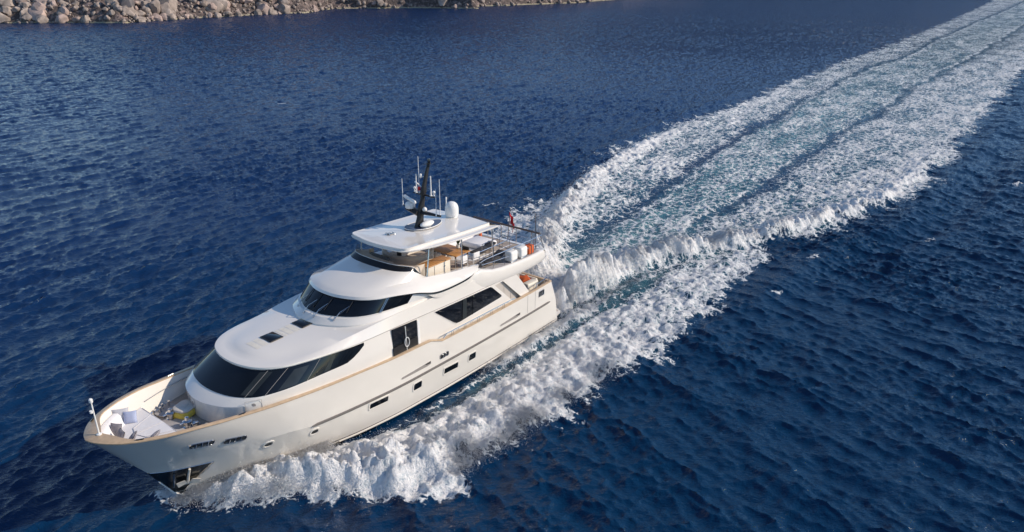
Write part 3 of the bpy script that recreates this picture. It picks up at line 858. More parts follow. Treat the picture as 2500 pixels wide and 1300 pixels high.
# ---------------------------------------------------------------- hardtop
HT = [(5.55, 2.08, 8.08), (7.5, 2.12, 8.15), (9.5, 2.10, 8.24), (11.1, 2.07, 8.32), (11.88, 2.02, 8.35), (12.06, 1.82, 8.35), (12.22, 1.2, 8.36), (12.32, .6, 8.36), (12.35, 0, 8.36)]
HLI = [(5.25, 2.54, 7.98), (7.5, 2.56, 8.05), (9.5, 2.52, 8.14), (10.85, 2.38, 8.22), (11.92, 2.06, 8.28), (12.12, 1.85, 8.29), (12.27, 1.21, 8.30), (12.37, .6, 8.30), (12.4, 0, 8.30)]
A_, L_ = smooth_ring(HT, 6), smooth_ring(HLI, 6)
def dzr(r, d, ins=0): return [q + Vector((0, 0, d)) for q in inset(r, ins)]
mb = MB()
def crown(f): return [Vector((q.x + (min(q.x, 11.6) - q.x) * f, q.y * (1 - f), q.z + .10 * (1 - (1 - f) ** 2))) for q in inset(A_, .06)]
mb.loft([dzr(L_, -.17, .5), dzr(L_, -.13, .12), dzr(L_, -.08, .01), dzr(L_, -.03, 0), dzr(L_, -.005, .04), dzr(A_, -.085, -.02), dzr(A_, .035, -.005), dzr(A_, .045, .03), dzr(A_, .03, .10), crown(.25), crown(.5), crown(.75), crown(1)], 0)
und = dzr(L_, -.17, .5)
mb.loft([und, [Vector((min(q.x, 11.5), 0, q.z)) for q in und]], 0)
for ring in (und, A_):
    pass
h2 = (len(L_) - 1)
endp = [dzr(L_, -.17, .5), dzr(L_, -.08, .01), dzr(L_, -.005, .04), dzr(A_, .045, .03), crown(.25), crown(.5), crown(.75)]
poly = [r[0] for r in endp] + [crown(1)[0]] + [r[-1] for r in endp][::-1]
mb.add(poly, [list(range(len(poly)))])
hardtop = part(mb, "hardtop", 'white', yacht, 20)
def htz(x, y): return float(np.interp(x, [5.5, 7.5, 9.5, 11.1, 12.3], [8.115, 8.185, 8.275, 8.355, 8.395])) + .10 * (1 - (min(abs(y), 2.1) / 2.1) ** 2)
mb = MB(); ol = []
for k in range(40):
    a = 2 * math.pi * k / 40
    u = math.cos(a); v = math.sin(a)
    x = 8.75 + 1.1 * u if u > 0 else 8.75 + 1.5 * u
    w = .68 * abs(v) ** (1.0 if u > 0 else 1.35) * (1 if v > 0 else -1)
    ol.append((x, w - .06))
for k, (d, s) in enumerate(((.022, 1.0),)):
    q = [Vector((x, y, htz(x, y) + d)) for x, y in ol]; c = Vector((8.6, -.06, htz(8.6, 0) + d))
    q2 = [Vector((x + (8.6 - x) * .5, y * .5 - .03, htz(x + (8.6 - x) * .5, y * .5) + d)) for x, y in ol]
    mb.loft([q, q2], 0, True)
    mb.add(q2 + [c], [[i, (i + 1) % 40, 40] for i in range(40)])
    mb.tube([p + Vector((0, 0, .005)) for p in q + [q[0]]], .02, 5, 1)
part(mb, "roof_panel", ['padeye', 'plastic'], hardtop)
for sg in (1, -1):
    for (b, t) in (((11.05, 2.5, 6.55), (11.25 if sg < 0 else 10.68, 2.1 if sg < 0 else 2.38, 8.2 if sg < 0 else 8.08)), ((8.35, 2.5, 6.28), (8.3, 2.46, 7.95)), ((5.72, 2.5, 5.66), (5.75, 2.44, 7.88))):
        mb = MB(); mb.tube([(b[0], sg * b[1], b[2]), (t[0], sg * t[1], t[2])], .038, 8)
        mb.lathe([(.07, 0), (.07, .02), (.04, .04)], (b[0], sg * b[1], b[2] - .01), 10)
        part(mb, "support_post", 'steel', hardtop)
mb = MB(); mb.tube([(10.25, -.35, flyfloor(10.2)), (10.2, -.35, 8.12)], .13, 10)
part(mb, "centre_pillar", 'black', hardtop)
mb = MB()                                                   # twin horn
for dy, L in ((0, .42), (.16, .34)):
    mb.tube([(10.75, -.25 + dy, 8.45), (10.75 + L * .6, -.25 + dy, 8.46), (10.75 + L, -.25 + dy, 8.47)], [.02, .035, .085], 10)
mb.rbox((10.72, -.17, 8.40), (.12, .3, .12), .03)
part(mb, "air_horn", 'steel', hardtop)
mb = MB(); mb.lathe([(.30, 0), (.31, .04), (.28, .07), (.28, .14)], (6.2, -.15, 8.16), 24, 0)
mb.lathe([(.36, .12), (.385, .2), (.39, .48), (.375, .62), (.32, .77), (.22, .87), (.1, .92), (.01, .925)], (6.2, -.15, 8.16), 28, 0)
for k in range(4):
    a = k * math.pi / 2 + .5
    mb.rbox((6.2 + .27 * math.cos(a), -.15 + .27 * math.sin(a), 8.2), (.08, .08, .12), .02, a)
part(mb, "satellite_dome", 'plastic', hardtop, 50)
mb = MB(); mb.ell((8.72, .36, 8.53), (.50, .21, .17), 22, 12)
mb.rbox((8.72, .36, 8.38), (.5, .2, .12), .06)
part(mb, "antenna_pod", 'plastic', hardtop, 50)
mb = MB(); mb.tube([(5.75, -1.0, 8.12), (5.72, -1.02, 8.95)], [.035, .03], 8); mb.lathe([(.05, 0), (.05, .12), (.02, .14)], (5.72, -1.02, 8.95), 8)
part(mb, "stern_light_pole", 'plastic', hardtop)

# ---------------------------------------------------------------- mast
mb = MB()
def blade(c, hx, hy):
    return [Vector((c[0] + hx * math.cos(2 * math.pi * k / 16), c[1] + hy * math.sin(2 * math.pi * k / 16) , c[2])) for k in range(16)]
mb.loft([blade((8.98, 0, 8.25), .38, .15), blade((8.97, 0, 8.45), .32, .14), blade((8.88, 0, 8.8), .25, .13), blade((8.80, 0, 9.15), .22, .13), blade((8.74, 0, 9.5), .21, .14), blade((8.64, 0, 9.75), .15, .11), blade((8.58, 0, 10.05), .14, .12),
         blade((8.53, 0, 10.2), .20, .15), blade((8.47, 0, 10.5), .16, .10), blade((8.2, 0, 11.3), .12, .08), blade((8.07, 0, 11.65), .09, .07)], 0, True, True, True)
mb.loft([blade((8.06, 0, 11.63), .12, .12), blade((8.05, 0, 11.7), .12, .12)], 0, True, True, True)
mast = part(mb, "mast", 'black', yacht, 50)
mb = MB(); mb.lathe([(.065, 0), (.08, .03), (.08, .2), (.06, .24)], (8.03, 0, 11.70), 12); mb.lathe([(.05, 0), (.05, .1)], (8.12, .08, 11.5), 8)
part(mb, "masthead_light", 'darksteel', mast)
def wing(y0, y1, x, z, w0, w1, th, rise=0):
    pr = []
    for k in range(7):
        f = k / 6; y = y0 + (y1 - y0) * f; w = w0 + (w1 - w0) * f; zz = z + rise * f
        pr.append([Vector((x + w * math.cos(a) * .5, y, zz + th * (1 - .5 * f) * math.sin(a) * .5)) for a in [2 * math.pi * j / 10 for j in range(10)]])
    return pr
mb = MB(); mb.loft(wing(0, 1.42, 8.76, 9.12, .42, .16, .22, .05), 0, True, True, True); mb.loft(wing(0, -.85, 8.9, 9.12, .62, .5, .34, .12), 0, True, True, True)
part(mb, "lower_crosstree", 'black', mast, 50)
mb = MB(); mb.loft(wing(0, .80, 8.52, 10.05, .24, .12, .12, -.02), 0, True, True, True); mb.loft(wing(0, -.78, 8.52, 10.05, .24, .12, .12, -.02), 0, True, True, True)
part(mb, "upper_crosstree", 'black', mast, 50)
mb = MB(); mb.lathe([(.24, 0), (.27, .05), (.27, .22), (.2, .32), (.1, .36)], (8.98, -.62, 9.3), 18)
bd = Vector((.52, 1.36, 0)).normalized()
mb.rbox((8.98, -.62, 9.78), (1.5, .17, .21), .08, math.atan2(bd.y, bd.x))
radar = part(mb, "radar_scanner", 'plastic', mast, 50)
def whip(p, h, r, mat='antenna', nm="whip_antenna"):
    mb = MB(); mb.tube([p, (p[0] - .01, p[1], p[2] + h * .3), (p[0] - .015, p[1], p[2] + h)], [r * 1.25, r, r * .8], 7)
    mb.lathe([(r * 2, 0), (r * 2, .08), (r * 1.2, .1)], (p[0], p[1], p[2] - .04), 8)
    return part(mb, nm, mat, mast)
whip((8.9, -1.25, 9.35), 1.45, .022); whip((8.55, -.30, 10.05), 2.05, .022); whip((8.52, -.55, 10.05), 1.05, .036, 'plastic', "stub_antenna")
whip((8.5, .52, 10.05), 1.10, .040, 'plastic', "stub_antenna"); whip((8.72, 1.36, 9.2), 1.95, .022); whip((8.85, 1.2, 9.2), 1.4, .02)
mb = MB(); mb.tube([(8.9, -.8, 9.25), (8.9, -1.25, 9.35)], .03, 6); part(mb, "antenna_bracket", 'black', mast)
for (x, y, z, s) in ((8.5, -.70, 10.1, 1), (8.5, .74, 10.1, 1)):
    mb = MB(); mb.lathe([(.05, 0), (.03, .06), (.03, .12), (.08, .18), (.08, .24), (.03, .28)], (x, y, z), 12); part(mb, "dome_sensor", 'plastic', mast)
mb = MB(); mb.rbox((8.5, -.2, 11.05), (.14, .14, .24), .05); mb.tube([(8.3, -.03, 11.0), (8.5, -.2, 10.98)], .03, 6); part(mb, "steaming_light", 'plastic', mast)
mb = MB(); mb.rbox((8.78, -.28, 10.72), (.42, .1, .11), .04, 1.0, 0, 3); mb.tube([(8.55, -.08, 10.42), (8.72, -.22, 10.68)], .04, 6); part(mb, "thermal_camera", 'plastic', mast)
mb = MB(); mb.lathe([(.07, 0), (.08, .04), (.08, .16), (.04, .2)], (8.68, -.17, 10.3), 12); part(mb, "port_light", 'red', mast)
mb = MB(); mb.ell((8.72, .22, 9.3), (.13, .13, .14)); mb.lathe([(.08, 0), (.06, .12)], (8.72, .22, 9.12), 10); part(mb, "searchlight", 'plastic', mast)

# ---------------------------------------------------------------- rails
def rail(name, pts, posts, r=.022, pr=.018, mat='steel', mids=()):
    mb = MB(); mb.tube(pts, r, 7)
    for (a, b) in posts: mb.tube([a, b], pr, 6)
    for q in mids: mb.tube(q, pr * .8, 6)
    return part(mb, name, mat, yacht)
def fz(x): return zt(x) + .0
for sg in (1, -1):
    yy = 2.84 * sg
    top = [(7.25, yy, 6.42), (6.8, yy, 6.48), (5.5, yy, 6.47), (4, yy, 6.46), (2.5, yy, 6.46), (1.55, yy, 6.46)]
    rail("fly_side_rail", top, [((x, yy, zt(x) - .02), (x, yy, 6.46)) for x in (7.0, 6.15, 5.15, 4.2, 3.2, 2.35)], mids=[[(7.15, yy, 6.24), (6.3, yy, 6.15), (4, yy, 6.0), (1.6, yy, 6.0)]])
    hr = [(11.0, sg * 3.46, 3.5), (10.7, sg * 3.44, 3.66), (8, sg * 3.44, 3.66), (5.2, sg * 3.42, 3.66), (4.9, sg * 3.42, 3.62)]
    rail("side_handrail", hr, [((x + d, sg * 3.43, 3.38), (x + d, sg * 3.44, 3.66)) for x in (10.2, 9.2, 8.1, 7.0, 5.9) for d in (0, .14)], .026, .014)
    rail("stern_bulwark_rail", [(2.6, sg * 3.2, 3.42), (2.5, sg * 3.18, 3.62), (1.7, sg * 3.12, 3.64), (1.2, sg * 3.0, 3.62)], [((x, sg * 3.15, 3.38), (x, sg * 3.15, 3.64)) for x in (2.1, 1.6, 1.2)], .03, .025)
    rail("bow_grab_rail", [on_hull(x, 3.9, -.19) * 1 if sg > 0 else Vector((x, -on_hull(x, 3.9, -.19).y, 3.9)) for x in (24.0, 23.3, 22.5, 21.7)], [], .022)
rail("fly_aft_rail", [(1.45, y, 6.47) for y in np.linspace(-2.7, 2.6, 8)], [], .062, mat='darkwood')
rail("fly_aft_rail_posts", [(1.45, y, 6.0) for y in (-2.6, 2.6)], [((1.45, y, 5.45), (1.45, y, 6.46)) for y in (-2.65, -1.5, -.4, .8, 2.0)] + [((1.2, 2.72, 5.5), (1.45, 2.6, 6.46)), ((1.2, -2.72, 5.5), (1.45, -2.65, 6.46))], .016, .03)
rail("ensign_pole", [(1.9, 2.62, 5.5), (1.9, 2.62, 7.9)], [((2.05, 2.6, 5.5), (2.05, 2.6, 6.5))], .034)
f0 = flyfloor(4)
rail("stair_rail", [(6.6, 1.75, 6.1), (6.2, 1.75, 6.42), (4.6, 1.75, 6.42), (3.2, 1.75, 6.44), (3.0, 1.6, 6.44), (3.0, 1.2, 6.44), (3.2, 1.05, 6.44), (5.0, 1.05, 6.42)],
     [((x, 1.75, flyfloor(x)), (x, 1.75, 6.42)) for x in (6.2, 5.5, 5.2, 4.8, 4.0, 3.3)] + [((x, 1.05, flyfloor(x)), (x, 1.05, 6.42)) for x in (5.0, 4.2, 3.4)], .024, .018, mids=[[(6.2, 1.75, 6.08), (3.1, 1.75, 6.06)], [(6.2, 1.75, 5.86), (3.1, 1.75, 5.82)]])
# jackstaff at the stem
mb = MB(); mb.tube([(26.72, .05, 4.56), (26.74, .05, 6.02)], [.034, .026], 8); mb.lathe([(.06, 0), (.075, .04), (.075, .14), (.04, .18)], (26.74, .05, 6.0), 12); mb.lathe([(.06, 0), (.06, .1)], (26.84, .12, 5.62), 8); mb.lathe([(.1, 0), (.1, .03), (.05, .05)], (26.72, .05, 4.57), 12)
part(mb, "jackstaff", 'plastic', yacht)

# ---------------------------------------------------------------- bow lounge (fixed) and foredeck gear
tt = .36
seat_r = inset(both([Vector(hull_pt(s, tt)) for s in US]), .14)
for q in seat_r: q.z = 3.82
sk = [q for q in seat_r[:(len(seat_r) + 1) // 2] if q.x > 24.25]
sk = [Vector((24.25, sk[0].y + .03, 3.82))] + sk
mb = MB()
lowr = [Vector((q.x, q.y, 3.4)) for q in sk]
ring = sk + mir(sk[:-1])[::-1]; rl = [Vector((q.x, q.y, 3.35)) for q in ring]
mb.loft([sk, [Vector((q.x, 0, 3.85)) for q in sk], mir(sk)], 0)
mb.loft([[ring[0], ring[-1]], [rl[0], rl[-1]]], 0)
lounge = part(mb, "bow_lounge", 'cushion', yacht, 30)
mb = MB()
def br(t, d, z): 
    r = inset(both([Vector(hull_pt(s, t)) for s in US]), d)
    o = [q for q in r if q.x > 24.75]
    return [Vector((q.x, q.y, z + (q.z - 4.4) * .3)) for q in o]
a = [br(.12, .15, 4.22), br(.1, .2, 4.31), br(.1, .36, 4.30), br(.14, .42, 4.22), br(.3, .46, 3.84)]
L = min(len(q) for q in a)
def cut(r): c = (len(r) - L) // 2; return r[c:c + L]
mb.loft([cut(q) for q in a], 0)
part(mb, "backrest", 'cushion', lounge, 50)
mb = MB()
tri = [Vector((24.27, -.95, 3.845)), Vector((25.25, -.48, 3.86)), Vector((25.42, 0, 3.865)), Vector((25.25, .48, 3.86)), Vector((24.27, .95, 3.845))]
mb.tube(tri, .012, 5); mb.tube([(24.27, 0, 3.865), (25.42, 0, 3.87)], .010, 5); mb.tube([(24.25, -1.7, 3.83), (24.25, 1.7, 3.83)], .02, 5)
part(mb, "cushion_piping", 'cushionlight', lounge)
for (x, y) in ((23.55, -.75), (23.45, .42)):
    mb = MB(); z0 = 3.33
    mb.lathe([(.22, 0), (.22, .05), (.13, .08), (.12, .22), (.2, .25), (.2, .33), (.1, .38), (.08, .5), (.02, .52)], (x, y, z0), 18)
    mb.tube([(x, y, z0 + .3), (x + .35, y, z0 + .3)], .05, 8); mb.rbox((x - .25, y + .12, z0 + .1), (.3, .16, .2), .03)
    part(mb, "windlass", 'steel', yacht, 50)
mb = MB()
for (x, y) in ((23.6, -1.55), (23.1, -1.75), (23.0, 1.55), (23.75, 1.4)):
    mb.mark().tube([(x, y, 3.33), (x, y, 3.62)], .05, 8); mb.tube([(x + .3, y, 3.33), (x + .3, y, 3.62)], .05, 8); mb.tube([(x - .14, y, 3.54), (x + .44, y, 3.54)], .03, 8)
part(mb, "mooring_bitt", 'steel', yacht)
mb = MB(); mb.rbox((23.45, -.15, 3.36), (1.0, 1.5, .05), .05, 0, 0); mb.mark().rbox((23.35, -1.55, 3.36), (1.0, .7, .05), .05, .3, 0)
part(mb, "foredeck_hatch", 'greydeck', yacht)
mb = MB(); mb.rbox((23.25, 1.25, 3.42), (.85, .5, .2), .06, .2, 0)
part(mb, "deck_locker", 'palegrey', yacht)
for (x, sg) in ((25.9, 1), (22.2, 1), (26.4, -1), (22.4, -1)):
    mb = MB(); p = hull_pt((x - 1) / 26.2, 0); 
    t = Vector(hull_pt((x - .8) / 26.2, 0)) - Vector(p); ang = math.atan2(t.y, t.x) * sg
    c = Vector((p[0], sg * (p[1] - .08), p[2] + .06)); d = Vector((math.cos(ang), math.sin(ang), 0))
    mb.tube([c - d * .14, c + d * .14], .024, 6); mb.tube([c - d * .06 - Vector((0, 0, .06)), c - d * .06], .025, 6); mb.tube([c + d * .06 - Vector((0, 0, .06)), c + d * .06], .025, 6)
    part(mb, "cleat", 'darksteel', yacht)
# aft deck fixed sofa base, fly helm console, fixed sofas
mb = MB(); mb.rbox((1.75, .2, 2.62), (.9, 4.3, .6), .08, 0, 0); mb.rbox((1.32, .2, 3.05), (.22, 4.3, .75), .08, 0, 0); mb.rbox((2.1, 2.4, 3.05), (1.1, .5, .9), .08, 0, 0)
part(mb, "stern_sofa", 'cream', yacht)
mb = MB(); zf = flyfloor(11.5)
mb.rbox((11.35, -.9, zf + .5), (.8, 2.0, 1.0), .15, 0, 0); mb.rbox((11.25, -.9, zf + 1.06), (.5, 1.5, .2), .08, 0, 1)
mb.rbox((11.3, 1.1, zf + .42), (.8, 1.5, .84), .15, 0, 0)
mb.mark().loft([[q - Vector((0, 0, .03)) for q in R_st[cstep:-cstep]], [Vector((max(q.x - .75, 10.6), q.y * .9, 7.22 - .02 * abs(q.y))) for q in R_st[cstep:-cstep]], [Vector((max(q.x - .8, 10.55), q.y * .88, flyfloor(10.6))) for q in R_st[cstep:-cstep]]], 0)
part(mb, "helm_console", ['beige', 'dark'], yacht)
mb = MB()
def arc(r, z, a0=-60, a1=150, c=(9.2, -.75), k=20): return [Vector((c[0] + r * math.cos(math.radians(a0 + (a1 - a0) * i / k)), c[1] + r * 1.15 * math.sin(math.radians(a0 + (a1 - a0) * i / k)), z)) for i in range(k + 1)]
zf = flyfloor(9.4)
mb.loft([arc(1.25, zf), arc(1.33, zf + 1.05), arc(1.26, zf + 1.14), arc(1.1, zf + 1.1), arc(1.05, zf + .5), arc(.5, zf + .48), arc(.5, zf)], 0)
part(mb, "helm_sofa", 'beige', yacht, 40)
mb = MB(); zf = flyfloor(4.4)
mb.rbox((4.4, -1.75, zf + .22), (3.2, 1.1, .44), .1, 0, 0); mb.rbox((4.4, -2.2, zf + .52), (3.2, .24, .6), .1, 0, 0); mb.rbox((5.95, -1.2, zf + .3), (.3, 2.0, .6), .1); mb.rbox((3.6, -.35, zf + .2), (1.5, 1.6, .38), .12)
part(mb, "fly_sofa", 'cushion', yacht)
mb = MB(); mb.rbox((9.35, 1.45, flyfloor(9.3) + .44), (1.75, .62, .9), .04, 0, 0, 3, None, .015)
mb.tube([(9.72, 1.768, flyfloor(9.3) + .05), (9.72, 1.768, flyfloor(9.3) + .86)], .012, 5, 1); mb.rbox((8.95, 1.77, flyfloor(9.3) + .62), (.14, .02, .05), .01, 0, 1)
bar = part(mb, "fly_bar_cabinet", ['cream', 'seam'], yacht)
mb = MB(); mb.rbox((9.35, 1.45, flyfloor(9.3) + .92), (1.83, .72, .06), .04, 0, 0, 3, None, .012); part(mb, "worktop", 'teak', bar)
# ================================================================ LOOSE THINGS ON BOARD
def single(mb, name, mats, label, cat, loc, group=None, angle=40):
    o = mb.obj(name, mats, None, loc, angle)
    return tag(o, label, cat, group)

def cushion(c, s, yaw, pitch, mat, label, group, piping=None):
    """soft square cushion standing on its edge, leaning by pitch"""
    rot = Matrix.Rotation(yaw, 3, 'Z') @ Matrix.Rotation(pitch, 3, 'Y')
    n = 10; top, bot = [], []
    for sgn, lst in ((1, top), (-1, bot)):
        for i in range(n + 1):
            row = []
            for j in range(n + 1):
                u, v = 2 * i / n - 1, 2 * j / n - 1
                e = (1 - abs(u) ** 3) * (1 - abs(v) ** 3)
                pin = 1 - .10 * (1 - (1 - abs(u * v)) ** .5) * 0 - .07 * ((1 - u * u) * abs(v) ** 4 + (1 - v * v) * abs(u) ** 4)
                row.append(Vector(c) + rot @ Vector((sgn * s[0] / 2 * max(e, 0.02) ** .6, u * s[1] / 2 * pin, v * s[2] / 2 * pin)))
            lst.append(row)
    mb = MB(); mb.loft(top, 0); mb.loft(bot, 0)
    zmin = min(q[2] for q in mb.v)
    return single(mb, "throw_pillow", [mat], label, "cushion", (c[0], c[1], zmin), group)

g = "throw pillows on the bow lounge"
cushion((25.28, -1.38, 4.10), (.20, .62, .62), 1.0, -.35, 'cushionlight', "large pale grey throw pillow leaning on the starboard backrest of the bow lounge", g)
cushion((25.06, -1.05, 4.06), (.18, .52, .52), .95, -.45, 'cushionblue', "pale blue throw pillow in front of the large pale grey one on the bow lounge", g)
cushion((25.85, -.62, 4.06), (.2, .5, .5), .55, -.4, 'cushiongrey', "dark grey throw pillow nearest the stem on the starboard side of the bow lounge", g)
cushion((25.95, -.05, 4.05), (.2, .5, .5), -.1, -.5, 'cushiongrey', "dark grey throw pillow in the very tip of the bow lounge", g)
cushion((25.72, .42, 4.02), (.2, .52, .5), -.7, -.7, 'cushiongrey', "dark grey throw pillow slumped flat beside the port backrest near the stem", g)
cushion((25.15, 1.0, 4.02), (.2, .62, .5), -1.05, -.75, 'cushiongrey', "dark grey throw pillow lying farthest aft along the port backrest", g)

# anchor in the pocket
t = thing("bow_anchor", "grey steel anchor stowed flat in the dark pocket below the bow", "anchor", tuple(on_hull(23.75, .95, .05)))
def oh(x, z, o): return on_hull(x, z, o)
mb = MB(); mb.tube([oh(23.95, 1.82, .08), oh(23.95, 1.35, .10), oh(23.93, .98, .12)], [.05, .055, .07], 8); part(mb, "shank", 'palegrey', t)
for sgx in (-1, 1):
    mb = MB()
    a = oh(23.93 + sgx * .06, 1.02, .13); b = oh(23.93 + sgx * .34, .86, .17); c = oh(23.93 + sgx * .42, 1.12, .16); d = oh(23.93 + sgx * .14, 1.2, .13)
    mb.prism([a, b, c, d], (0, .07, 0)); part(mb, "fluke", 'palegrey', t)
mb = MB(); mb.tube([oh(23.6, .95, .13), oh(24.22, .95, .12)], .055, 8); part(mb, "stock", 'palegrey', t)
t2 = [oh(24.45, 1.65, .08), oh(24.40, 1.2, .08), oh(24.38, .8, .09)]
mb = MB(); mb.tube(t2, [.05, .06, .03], 8); part(mb, "chain", 'steel', t)

# covered tender engine / life raft on the foredeck
t = thing("covered_raft", "low round-cornered bundle with a pale canvas top and yellow sides on the foredeck", "life raft", (23.0, -.62, 3.36))
mb = MB(); mb.rbox((22.95, -.62, 3.50), (1.0, .88, .30), .3, .35, 0, 6, None, .05); part(mb, "yellow_body", 'yellow', t)
mb = MB(); mb.rbox((22.95, -.62, 3.70), (.98, .86, .14), .3, .35, 0, 6, None, .06); mb.rbox((22.95, -.62, 3.78), (.3, .3, .04), .06, .35, 0); part(mb, "canvas_top", 'palegrey', t)

# dining table and chairs on the fly deck
zf = flyfloor(7)
t = thing("dining_table", "rectangular oiled teak dining table under the aft half of the hardtop", "table", (6.9, .35, zf))
mb = MB(); mb.rbox((6.9, .35, zf + .73), (1.25, 1.9, .05), .05, 0, 0, 3, None, .012); part(mb, "tabletop", 'teak', t)
for sx in (-.5, .5):
    for sy in (-.8, .8):
        mb = MB(); mb.rbox((6.9 + sx, .35 + sy, zf + .35), (.08, .08, .7), .015); part(mb, "leg", 'darkwood', t)
proto = None
def chair(x, y, rot, label, first=False):
    global proto
    z = flyfloor(x)
    if proto is None:
        t = thing("dining_chair", label, "chair", (0, 0, 0), "white folding chairs at the dining table")
        mb = MB(); mb.rbox((0, 0, .45), (.48, .48, .07), .05); part(mb, "seat", 'cushion', t)
        mb = MB(); mb.rbox((-.24, 0, .72), (.05, .46, .32), .02); part(mb, "backrest", 'cushion', t)
        mb = MB()
        for sy in (-.25, .25): mb.tube([(-.22, sy, .65), (.2, sy, .65)], .02, 6)
        part(mb, "armrest", 'plastic', t)
        for sy in (-.25, .25):
            for sx in (-.22, .2):
                mb = MB(); mb.tube([(sx, sy, 0), (sx, sy, .66 if sx > 0 else .88)], .018, 6); part(mb, "leg", 'plastic', t)
        proto = t; r = t
    else:
        r = proto.copy(); COL.objects.link(r); r['label'] = label
        for ch in proto.children:
            c = ch.copy(); COL.objects.link(c); c.parent = r
    r.location = (x, y, z); r.rotation_euler = (0, 0, rot)
chair(7.45, 1.62, -1.57, "white folding chair at the port side of the teak table, next to the bar cabinet")
chair(6.45, 1.66, -1.65, "white folding chair at the port side of the teak table, nearest the stair rail")
chair(7.85, .45, 3.14, "white folding chair at the forward end of the teak table")
chair(7.2, -.95, 1.57, "white folding chair on the far starboard side of the teak table, forward one")
chair(6.4, -.95, 1.57, "white folding chair on the far starboard side of the teak table, aft one")

t = thing("potted_plant", "spiky green potted plant standing on the aft end of the teak dining table", "plant", (6.15, .35, flyfloor(6.9) + .755))
zb0 = flyfloor(6.9) + .755
mb = MB(); mb.lathe([(.07, 0), (.10, .02), (.11, .2), (.09, .2), (.09, .17)], (6.42, .45, zb0), 14); part(mb, "pot", 'pot', t)
mb = MB()
for k in range(22):
    a = rng.random() * 6.28; sp = .05 + rng.random() * .20; h = .25 + rng.random() * .35
    p0 = Vector((6.42, .45, zb0 + .17)); p1 = p0 + Vector((math.cos(a) * sp * .5, math.sin(a) * sp * .5, h * .7)); p2 = p0 + Vector((math.cos(a) * sp, math.sin(a) * sp, h))
    mb.tube([p0, p1, p2], [.016, .022, .004], 5)
part(mb, "leaves", 'leaf', t)
mb = MB(); mb.rbox((6.33, .95, zb0 + .09), (.06, .5, .18), .02, .1)
single(mb, "menu_stand", ['dark'], "dark upright tray standing on the table edge beside the potted plant", "tray", (6.33, .95, zb0))

# lounge items aft on the fly deck
def canister(x, label):
    z = zt(x) + .006
    t = thing("life_raft", label, "life raft", (x, 2.74, z), "covered life rafts on the port fly deck edge")
    mb = MB(); mb.rbox((x, 2.70, z + .36), (.70, .52, .62), .13, .06, 0, 5, None, .10); part(mb, "white_cover", 'canister', t)
    mb = MB(); mb.rbox((x, 2.70, z + .04), (.6, .45, .08), .04, .06); part(mb, "cradle", 'steel', t)
canister(4.35, "white cloth covered life raft on the port fly deck edge, forward of its twin")
canister(3.42, "white cloth covered life raft on the port fly deck edge, right beside the orange box")
t = thing("lifebuoy_box", "orange box with dark straps on the fly deck edge behind the white life rafts", "rescue box", (2.62, 2.68, zt(2.6)))
mb = MB(); mb.rbox((2.62, 2.66, zt(2.6) + .27), (.5, .42, .52), .05); part(mb, "box_body", 'orange', t)
mb = MB(); mb.rbox((2.62, 2.66, zt(2.6) + .27), (.08, .44, .54), .02); part(mb, "strap", 'dark', t)
mb = MB(); mb.rbox((2.75, -1.0, flyfloor(2.8) + .40), (.5, .14, .5), .05, .6)
single(mb, "seat_cushion", ['orange'], "orange cushion propped against the aft end of the white fly deck sofa", "cushion", (2.75, -1.0, flyfloor(2.8) + .15))
def lounger(x, y, rot, label):
    z = flyfloor(x)
    t = thing("sun_lounger", label, "sun lounger", (x, y, z), "charcoal sun loungers on the fly deck")
    c, s_ = math.cos(rot), math.sin(rot)
    def P(u, v, w): return (x + u * c - v * s_, y + u * s_ + v * c, z + w)
    mb = MB(); mb.rbox(P(.1, 0, .3), (1.3, .62, .1), .05, rot); part(mb, "mattress", 'dark', t)
    mb = MB(); mb.rbox(P(-.82, 0, .38), (.62, .6, .09), .04, rot, 0, 3, Matrix.Rotation(.3, 3, 'Y')); part(mb, "backrest", 'dark', t)
    for u in (-.5, .65):
        for v in (-.27, .27):
            mb = MB(); mb.tube([P(u, v, 0), P(u, v, .27)], .02, 6); part(mb, "leg", 'steel', t)
lounger(4.6, .65, 0.05, "charcoal sun lounger beside the white fly deck sofa, inboard of the stair rail")
lounger(5.5, 2.15, .05, "charcoal folded sun lounger between the port rail and the stair rail")

# flag
t = thing("ensign_flag", "red and white ensign drooping from a short staff at the aft fly deck rail", "flag", (1.5, .2, 6.2))
mb = MB(); mb.tube([(1.55, .2, 5.6), (1.2, .15, 7.55)], .022, 6); part(mb, "flag_staff", 'darkwood', t)
def cloth(u0, u1, w0, w1):
    rows = []
    for i in range(13):
        f = i / 12; row = []
        for j in range(7):
            k = j / 6
            u = u0 + (u1 - u0) * f; w = w0 + (w1 - w0) * k
            px = 1.27 + .10 * (1 - u) - .02 + .05 * math.sin(3 * u * 3 + w * 6)
            row.append(Vector((px - w * .24 + .03 * math.sin(9 * u), .17 + w * .10 + .07 * math.sin(7 * w + 4 * u), 7.35 - u * 1.0 - w * .42 * (1 + .2 * u))))
        rows.append(row)
    return rows
mb = MB(); mb.loft(cloth(0, .62, 0, 1)); part(mb, "red_field", 'flagred', t)
mb = MB(); mb.loft(cloth(.62, 1.0, 0, .55)); part(mb, "white_field", 'flagwhite', t)
mb = MB(); mb.loft(cloth(.62, 1.0, .55, 1)); part(mb, "red_field", 'flagred', t)

